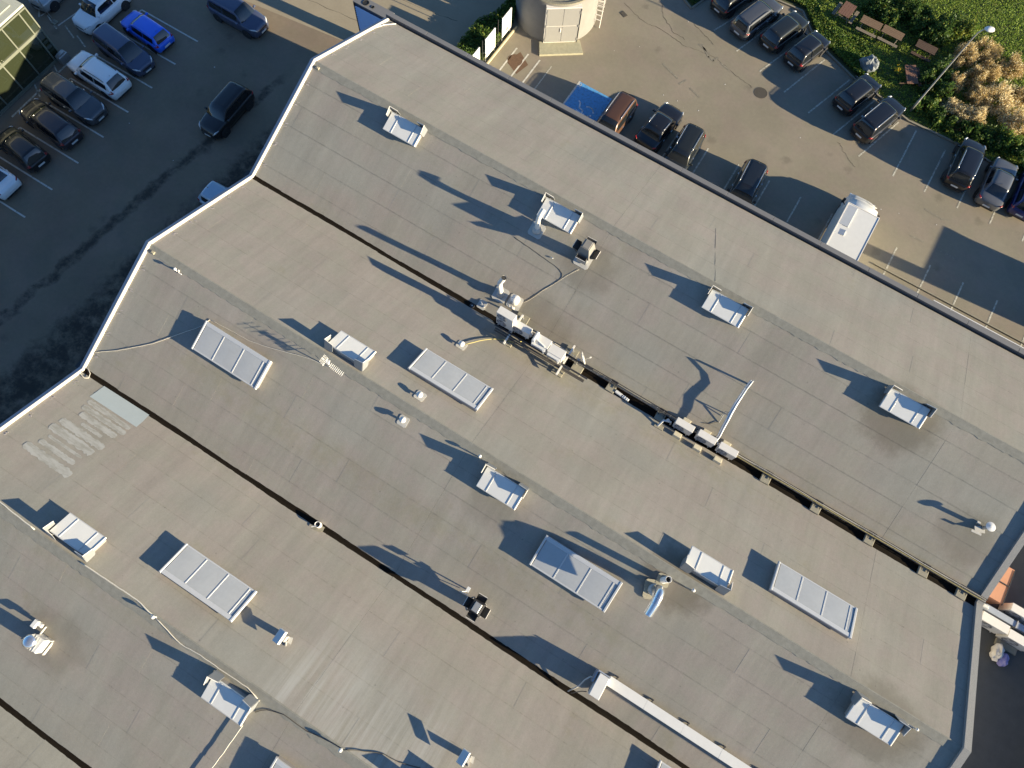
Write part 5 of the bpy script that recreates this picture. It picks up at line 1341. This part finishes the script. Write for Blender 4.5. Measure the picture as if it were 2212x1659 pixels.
# ------------------------------------------------------------------ foliage
def quads(n, cen, size, flat=.0, asp=.6, jit=.45, up=0.0):
    """n randomly turned leaf quads at cen (n,3)"""
    s = size * (1 + rng.uniform(-jit, jit, (n, 1)))
    a = rng.normal(size=(n, 3)); a[:, 2] = a[:, 2] * (1 - flat) + up; a /= np.linalg.norm(a, axis=1, keepdims=True)
    b = rng.normal(size=(n, 3)); b[:, 2] *= (1 - flat); b -= a * np.sum(a * b, 1, keepdims=True); b /= np.linalg.norm(b, axis=1, keepdims=True)
    a = a * s; b = b * s * asp
    return np.stack([cen - a, cen - b * .9, cen + a, cen + b * .9], 1).reshape(-1, 3)
def leaf_mesh(name, V, mats, mi, trunk=None):
    n = len(V) // 4; me = bpy.data.meshes.new(name)
    me.vertices.add(len(V)); me.vertices.foreach_set('co', V.astype(np.float32).ravel())
    me.loops.add(4 * n); me.loops.foreach_set('vertex_index', np.arange(4 * n, dtype=np.int32))
    me.polygons.add(n); me.polygons.foreach_set('loop_start', np.arange(0, 4 * n, 4, dtype=np.int32)); me.polygons.foreach_set('loop_total', np.full(n, 4, dtype=np.int32))
    for m in mats: me.materials.append(m)
    me.polygons.foreach_set('material_index', mi.astype(np.int32)); me.update(calc_edges=True); me.validate()
    return me
LW1, LW2 = leaf_mat('lawn_blade', (.30, .40, .065)), leaf_mat('lawn_blade_dark', (.17, .25, .04))
G1, G2, G3, G4 = leaf_mat('leaf_mid_green', (.075, .135, .026)), leaf_mat('leaf_dark_green', (.036, .075, .020)), leaf_mat('leaf_yellow_green', (.24, .26, .04)), leaf_mat('leaf_bright_green', (.13, .215, .035))
S1, S2, S3 = leaf_mat('dry_straw', (.50, .38, .17)), leaf_mat('pale_seed_plume', (.88, .77, .50)), leaf_mat('brown_stem', (.20, .13, .06))
def shell_points(n, r_, lump=5, deep=.35):
    d = rng.normal(size=(n, 3)); d /= np.linalg.norm(d, axis=1, keepdims=True); d[:, 2] = np.abs(d[:, 2]) * 1.0
    ph = rng.uniform(0, 6.28, 4)
    bump = 1 + .16 * np.sin(lump * d[:, 0] + ph[0]) * np.cos(lump * d[:, 1] + ph[1]) + .10 * np.sin(2.3 * lump * d[:, 2] + ph[2])
    rr = bump * (1 - deep * rng.random(n) ** 2)
    return d * rr[:, None] * np.array(r_)
def bush(name, lab, x, y, r_, n, size, mats, w_, group, stems=True, up=0, asp=.6, cat='shrub', cl=0):
    t = thing(name, lab, cat, (x, y, .08), (0, 0, 0), group)
    cen = shell_points(n, r_)
    if cl:
        c = shell_points(cl, r_, deep=.2); k = rng.integers(0, cl, n); cen = c[k] * .85 + rng.normal(size=(n, 3)) * np.array(r_) * .13
        cen[:, 2] = np.abs(cen[:, 2])
    V = quads(n, cen, size, up=up, asp=asp); mi = rng.choice(len(mats), n, p=w_)
    obj('foliage', leaf_mesh('foliage', V, mats, mi), t)
    mb = MB()
    for k in range(5):
        a = k * 1.26; mb.tube([(0, 0, 0), (r_[0] * .3 * math.cos(a), r_[1] * .3 * math.sin(a), r_[2] * .4), (r_[0] * .6 * math.cos(a + .3), r_[1] * .6 * math.sin(a + .3), r_[2] * .75)], [.03, .02, .01], 5)
    part('stem', mb, S3, t)
    return t
# dry plumed grasses
for k, (x, y, a, h, lab) in enumerate([(9.50, 52.3, .95, 1.5, 'tall dry clump just right of the lamp post tip'), (10.9, 50.9, .8, 1.3, 'dry clump deep in the middle of the dry bed'), (11.65, 49.4, .85, 1.3, 'small dry clump at the shaded centre of the bed'),
        (12.95, 50.1, 1.15, 1.6, 'largest and brightest pale clump of the dry bed'), (10.35, 47.5, .8, 1.1, 'pale clump behind the lamp post, lower left of the bed'), (11.35, 47.3, .75, 1.1, 'pale clump in the lower row, second from the left'),
        (12.3, 47.6, .75, 1.1, 'pale clump in the lower row above the green shrubs'), (14.25, 49.2, 1.1, 1.4, 'wide pale clump near the right edge'), (15.4, 48.7, .9, 1.3, 'pale clump cut by the right edge'),
        (10.9, 54.0, 1.2, 1.0, 'straw coloured low clump at the upper end of the bed'), (13.0, 53.6, 1.0, 1.1, 'reddish straw clump at the upper right'), (9.75, 49.5, .7, 1.2, 'narrow straw clump leaning over the lamp post'), (11.7, 52.2, .9, 1.1, 'dull straw clump behind the brightest one'),
        (14.6, 51.4, .95, 1.1, 'brownish straw clump beyond the wide pale one')]):
    pale = k in (3, 4, 5, 6, 7, 8)
    bush('plume_grass', lab, x, y, (a, a * .95, h), 5200, .075, [S1, S2, S3], [.40, .50, .10] if pale else [.60, .18, .22], 'dry plumed grasses in the bed by the lamp post', up=.9, asp=.28, cat='ornamental grass', cl=26)
# green shrubs
for k, (x, y, a, h, lab) in enumerate([(7.5, 54.0, 1.0, 1.7, 'dark green shrub above the picnic tables, left of the lamp'), (8.6, 54.3, .9, 1.9, 'leafy shrub with yellow leaves beside the lamp head'), (8.6, 49.9, .9, 1.5, 'green shrub halfway along the lamp post'),
        (8.0, 48.5, .75, 1.2, 'green shrub on the lawn side of the lamp post'), (8.75, 46.5, .8, 1.0, 'yellow green shrub at the foot of the lamp post'), (9.4, 48.3, .8, 1.4, 'dense green shrub right of the lamp post'),
        (12.6, 46.3, .9, 1.0, 'green shrub over the kerb above the black off roader'), (14.0, 46.7, 1.0, 1.1, 'green shrub over the grey saloon'), (15.1, 46.8, 1.0, 1.3, 'bright green shrub over the grey saloon at the right'), (16.3, 46.2, 1.0, 1.2, 'green shrub cut by the right edge'),
        (11.3, 46.0, .9, .9, 'low dark shrub on the kerb left of the black off roader'), (10.1, 46.1, .8, .8, 'low dark green shrub between the lamp foot and the kerb corner'), (2.2, 53.1, 1.1, 1.5, 'dark shrub behind the red brown picnic table'), (4.0, 54.1, 1.2, 1.8, 'tall dark shrub behind the long picnic tables'),
        (5.2, 53.6, 1.1, 1.7, 'shrub with pale leaves behind the long picnic tables'), (6.1, 52.9, .9, 1.4, 'dark shrub above the lone dark picnic table'), (7.0, 53.0, .9, 1.5, 'shrub touching the dark picnic table from above'), (3.4, 52.6, .9, 1.1, 'low dark shrub between table and lawn'),
        (17.4, 47.2, 1.0, 1.3, 'green shrub just outside the right edge')]):
    mats, w_ = ([G1, G2, G3, G4], [.38, .44, .04, .14])
    if k in (1,): w_ = [.3, .2, .35, .15]
    if k in (4, 8): w_ = [.3, .1, .25, .35]
    bush('green_shrub', lab, x, y, (a, a, h), 2600, .085, mats, w_, 'green shrubs round the lawn', cl=20)
# ivy at the kerb, grass, hedge
def scatter(poly, n):
    P = np.array(poly); lo, hi = P.min(0), P.max(0); out = np.zeros((0, 2))
    while len(out) < n:
        q_ = rng.uniform(lo, hi, (n * 2, 2)); ins = np.zeros(len(q_), bool); j = len(P) - 1
        for i in range(len(P)):
            c_ = ((P[i, 1] > q_[:, 1]) != (P[j, 1] > q_[:, 1])) & (q_[:, 0] < (P[j, 0] - P[i, 0]) * (q_[:, 1] - P[i, 1]) / (P[j, 1] - P[i, 1] + 1e-9) + P[i, 0]); ins ^= c_; j = i
        out = np.vstack([out, q_[ins]])
    return out[:n]
def cover_stuff(name, lab, cat, poly, n, zlo, zhi, size, mats, w_, up=0, asp=.6, flat=0, lump=0.0):
    q_ = scatter(poly, n); zz = zlo + (zhi - zlo) * rng.random(n)
    if lump: zz = zz + lump * (np.sin(q_[:, 0] * 2.1) * np.cos(q_[:, 1] * 2.7) + 1)
    V = quads(n, np.column_stack([q_, zz]), size, up=up, asp=asp, flat=flat)
    # patchy mixing of the leaf colours
    sel = rng.choice(len(mats), n, p=w_)
    o = obj(name, leaf_mesh(name, V, mats, sel)); tag(o, lab, cat, kind='stuff'); return o
cover_stuff('ivy_cover', 'bright leafy ground cover spilling from the lawn to the kerb behind the parked cars', 'ground cover', [(-6.5, 50.3), (-4.6, 50.2), (-2.6, 50.3), (-.5, 48.2), (3.3, 46.6), (5.0, 46.2), (4.2, 48.0), (2.6, 49.6), (1.2, 49.7), (-.8, 49.9), (-2.2, 51.2), (-6.5, 52)], 26000, .12, .34, .07, [G1, G2, G3, G4], [.3, .12, .14, .44], lump=.08)
cover_stuff('verge_cover', 'rough green verge in the small triangular bed at the top edge', 'ground cover', [(-11.8, 46.5), (-10.0, 45.6), (-9.3, 47.8), (-9.7, 51), (-11, 51)], 6000, .1, .28, .06, [G1, G2], [.4, .6])
cover_stuff('lawn_grass', 'lawn grass around the picnic tables and beyond the shrubs', 'grass', [(-8.6, 50), (-2, 50.6), (0, 48.6), (4, 46.4), (8.2, 45.2), (18, 45.0), (20, 62), (-8, 62)], 150000, .09, .17, .075, [LW1, LW2, G4, G3], [.46, .22, .26, .06], up=.6, asp=.30)
cover_stuff('hedge', 'low clipped hedge with a notched outline behind the white sign boards', 'hedge', [(-20.55, 29.2), (-20.55, 36.2), (-21.3, 38.2), (-21.9, 38.2), (-21.9, 36.0), (-22.7, 34.6), (-22.6, 29.2)], 26000, .1, .85, .07, [G1, G2, G3, G4], [.42, .26, .06, .26], lump=.06)
mb = MB(); mb.prism([(-20.62, 29.2), (-20.62, 36.0), (-21.3, 37.9), (-21.8, 37.9), (-21.8, 36.0), (-22.6, 34.5), (-22.5, 29.2)], 0, .55)
struct('hedge_bed', mb, M['soil'])
mb = MB()
hp = [(-22.78, 29.2), (-22.85, 34.62), (-22.02, 36.02), (-22.02, 40), (-22.0, 46)]
for a, b in zip(hp[:-1], hp[1:]):
    a = Vector(a); b = Vector(b); d = b - a; mb.box((a.x + b.x) / 2, (a.y + b.y) / 2, .06, d.length, .10, .12, rz=math.atan2(d.y, d.x))
struct('kerb', mb, M['kerb'])

# ------------------------------------------------------------------ picnic tables
def picnic(x, y, ang, lab, m='wood_brown', tl=1.8, benches=(-1, 1), tw=.72, tilt=0.0, bm='wood_grey'):
    t = thing('picnic_table', lab, 'picnic table', (x, y, .10), (0, R(tilt), R(ang)), 'picnic tables on the lawn')
    for k in range(5):
        mb = MB(); mb.box(0, -tw / 2 + tw * (k + .5) / 5, .73, tl + random.uniform(-.03, .03), tw / 5 - .012, .04); part('table_plank', mb, M[m], t)
    for s in benches:
        for k in (0, 1):
            mb = MB(); mb.box(0, s * (.66 + k * .135), .43, tl, .12, .035); part('bench_plank', mb, M[bm], t)
    for s in (-1, 1):
        mb = MB(); xx_ = s * tl * .33
        mb.tube([(xx_, -.55, 0), (xx_, -.22, .70)], .035, 6); mb.tube([(xx_, .55, 0), (xx_, .22, .70)], .035, 6); mb.box(xx_, 0, .39, .05, 1.55, .08); mb.box(xx_, 0, .68, .05, tw * .95, .06)
        part('trestle', mb, M[bm], t)
picnic(.28, 51.15, 86, 'red brown picnic table with benches on both sides, nearest the left parked cars', 'wood_red', 1.45, (-1, 1), .95)
picnic(2.35, 51.0, 0, 'left one of two brown picnic tables standing end to end', 'wood_brown', 1.62, (-1,), .80)
picnic(4.10, 51.05, -1, 'right one of two brown picnic tables standing end to end', 'wood_brown', 1.62, (-1,), .80)
picnic(6.78, 51.2, -1, 'dark picnic table standing alone under the shrubs', 'wood_dark', 1.55, (-1,), .80, 0, 'wood_dark')
picnic(6.70, 48.25, -58, 'broken reddish picnic table askew near the lamp post with yellow flowers on its bench', 'wood_red', 1.55, (1,), .85, 6, 'wood_dark')
picnic(-2.75, 52.2, 40, 'pale bench and table cut by the top edge', 'wood_grey', 1.5)
fl = leaf_mat('yellow_petals', (.60, .42, .03))
n = 160; V = quads(n, rng.normal(size=(n, 3)) * np.array([.22, .16, .08]), .05); o = obj('yellow_flowers', leaf_mesh('yellow_flowers', V, [fl, G4], rng.choice(2, n, p=[.55, .45])), None, (5.75, 48.2, .72)); tag(o, 'small bunch of yellow flowers on the broken picnic table', 'flowers')
# wrapped boulder
mb = MB(); vs_ = []; n, k = 18, 10; br = random.Random(9)
for i in range(k + 1):
    for j in range(n):
        th = math.pi * i / k; ph = 2 * math.pi * j / n; r_ = 1 + .12 * math.sin(3 * ph + i) + br.uniform(-.07, .07)
        vs_.append((.72 * r_ * math.sin(th) * math.cos(ph), .58 * r_ * math.sin(th) * math.sin(ph), .52 + .60 * r_ * math.cos(th)))
mb.add(vs_, [(i * n + j, i * n + (j + 1) % n, (i + 1) * n + (j + 1) % n, (i + 1) * n + j) for i in range(k) for j in range(n)])
single('boulder', mb, M['rock'], 'pale grey mottled boulder in the grass above the parked black hatchback', 'boulder', loc=(3.75, 47.55, .05))

# ------------------------------------------------------------------ lamp post
t = thing('street_lamp', 'tall street lamp leaning across the dry grasses with a white oval head', 'street lamp', (8.02, 45.83, 0))
mb = MB(); mb.tube([(0, 0, 0), (0, 0, 1.2), (0, 0, 1.25), (0, 0, 7.0), (.03, .02, 7.4), (.16, .08, 7.66), (.30, .14, 7.74)], [.085, .085, .06, .045, .04, .035, .035], 12); part('post', mb, M['steel'], t, True)
mb = MB(); mb.lathe([(.001, -.12), (.20, -.08), (.27, 0), (.24, .08), (.10, .14), (.001, .15)], 22, T=Matrix.Translation((.48, .20, 7.78)) @ Matrix.Rotation(R(25), 4, 'Z') @ Matrix.Diagonal((1.25, .85, .8, 1)), cap=False); part('lamp_head', mb, M['lampwhite'], t, True)
mb = MB(); mb.lathe([(.14, 0), (.14, .04), (.09, .06)], 12); part('base_flange', mb, M['dark_metal'], t)

# litter specks on the open asphalt
mb = MB()
for x, y in ((-11.6, 39.9), (-8.0, 37.0), (-6.9, 37.1), (-5.2, 37.2), (9.4, 36.9), (10.6, 37.3), (-4.6, 40.4), (-13.0, 38.5), (-38.3, 14.0), (-33.8, 13.3), (13.2, 37.9), (2.1, 39.2), (-9.6, 44.1), (-36.5, 21.0), (-30.4, 8.9)):
    s = random.uniform(.03, .07); mb.box(x, y, .012, s, s * .8, .012, rz=random.random())
tag(part('litter', mb, M['lid']), 'scattered pale litter specks on the asphalt', 'litter', kind='stuff')

# ------------------------------------------------------------------ off right, unseen: blocks added to throw long shadows over the north lot
t = thing('occluder', 'unseen added shed standing east of the north car park', 'occluder', (27.5, 36.9, 0))
mb = MB(); mb.box(0, 0, 1.35, 5.0, 3.9, 2.7); part('wall', mb, M['wall'], t)
mb = MB(); mb.box(0, 0, 2.76, 5.2, 4.1, .12); part('roof', mb, M['roofunder'], t)
mb = MB(); mb.box(0, 0, 2.1, 1.0, .85, 4.2)
single('tall_occluder', mb, M['wall'], 'unseen slim block added to cast a longer shadow beside the shed', 'shadow block', loc=(26.0, 34.65, 0))
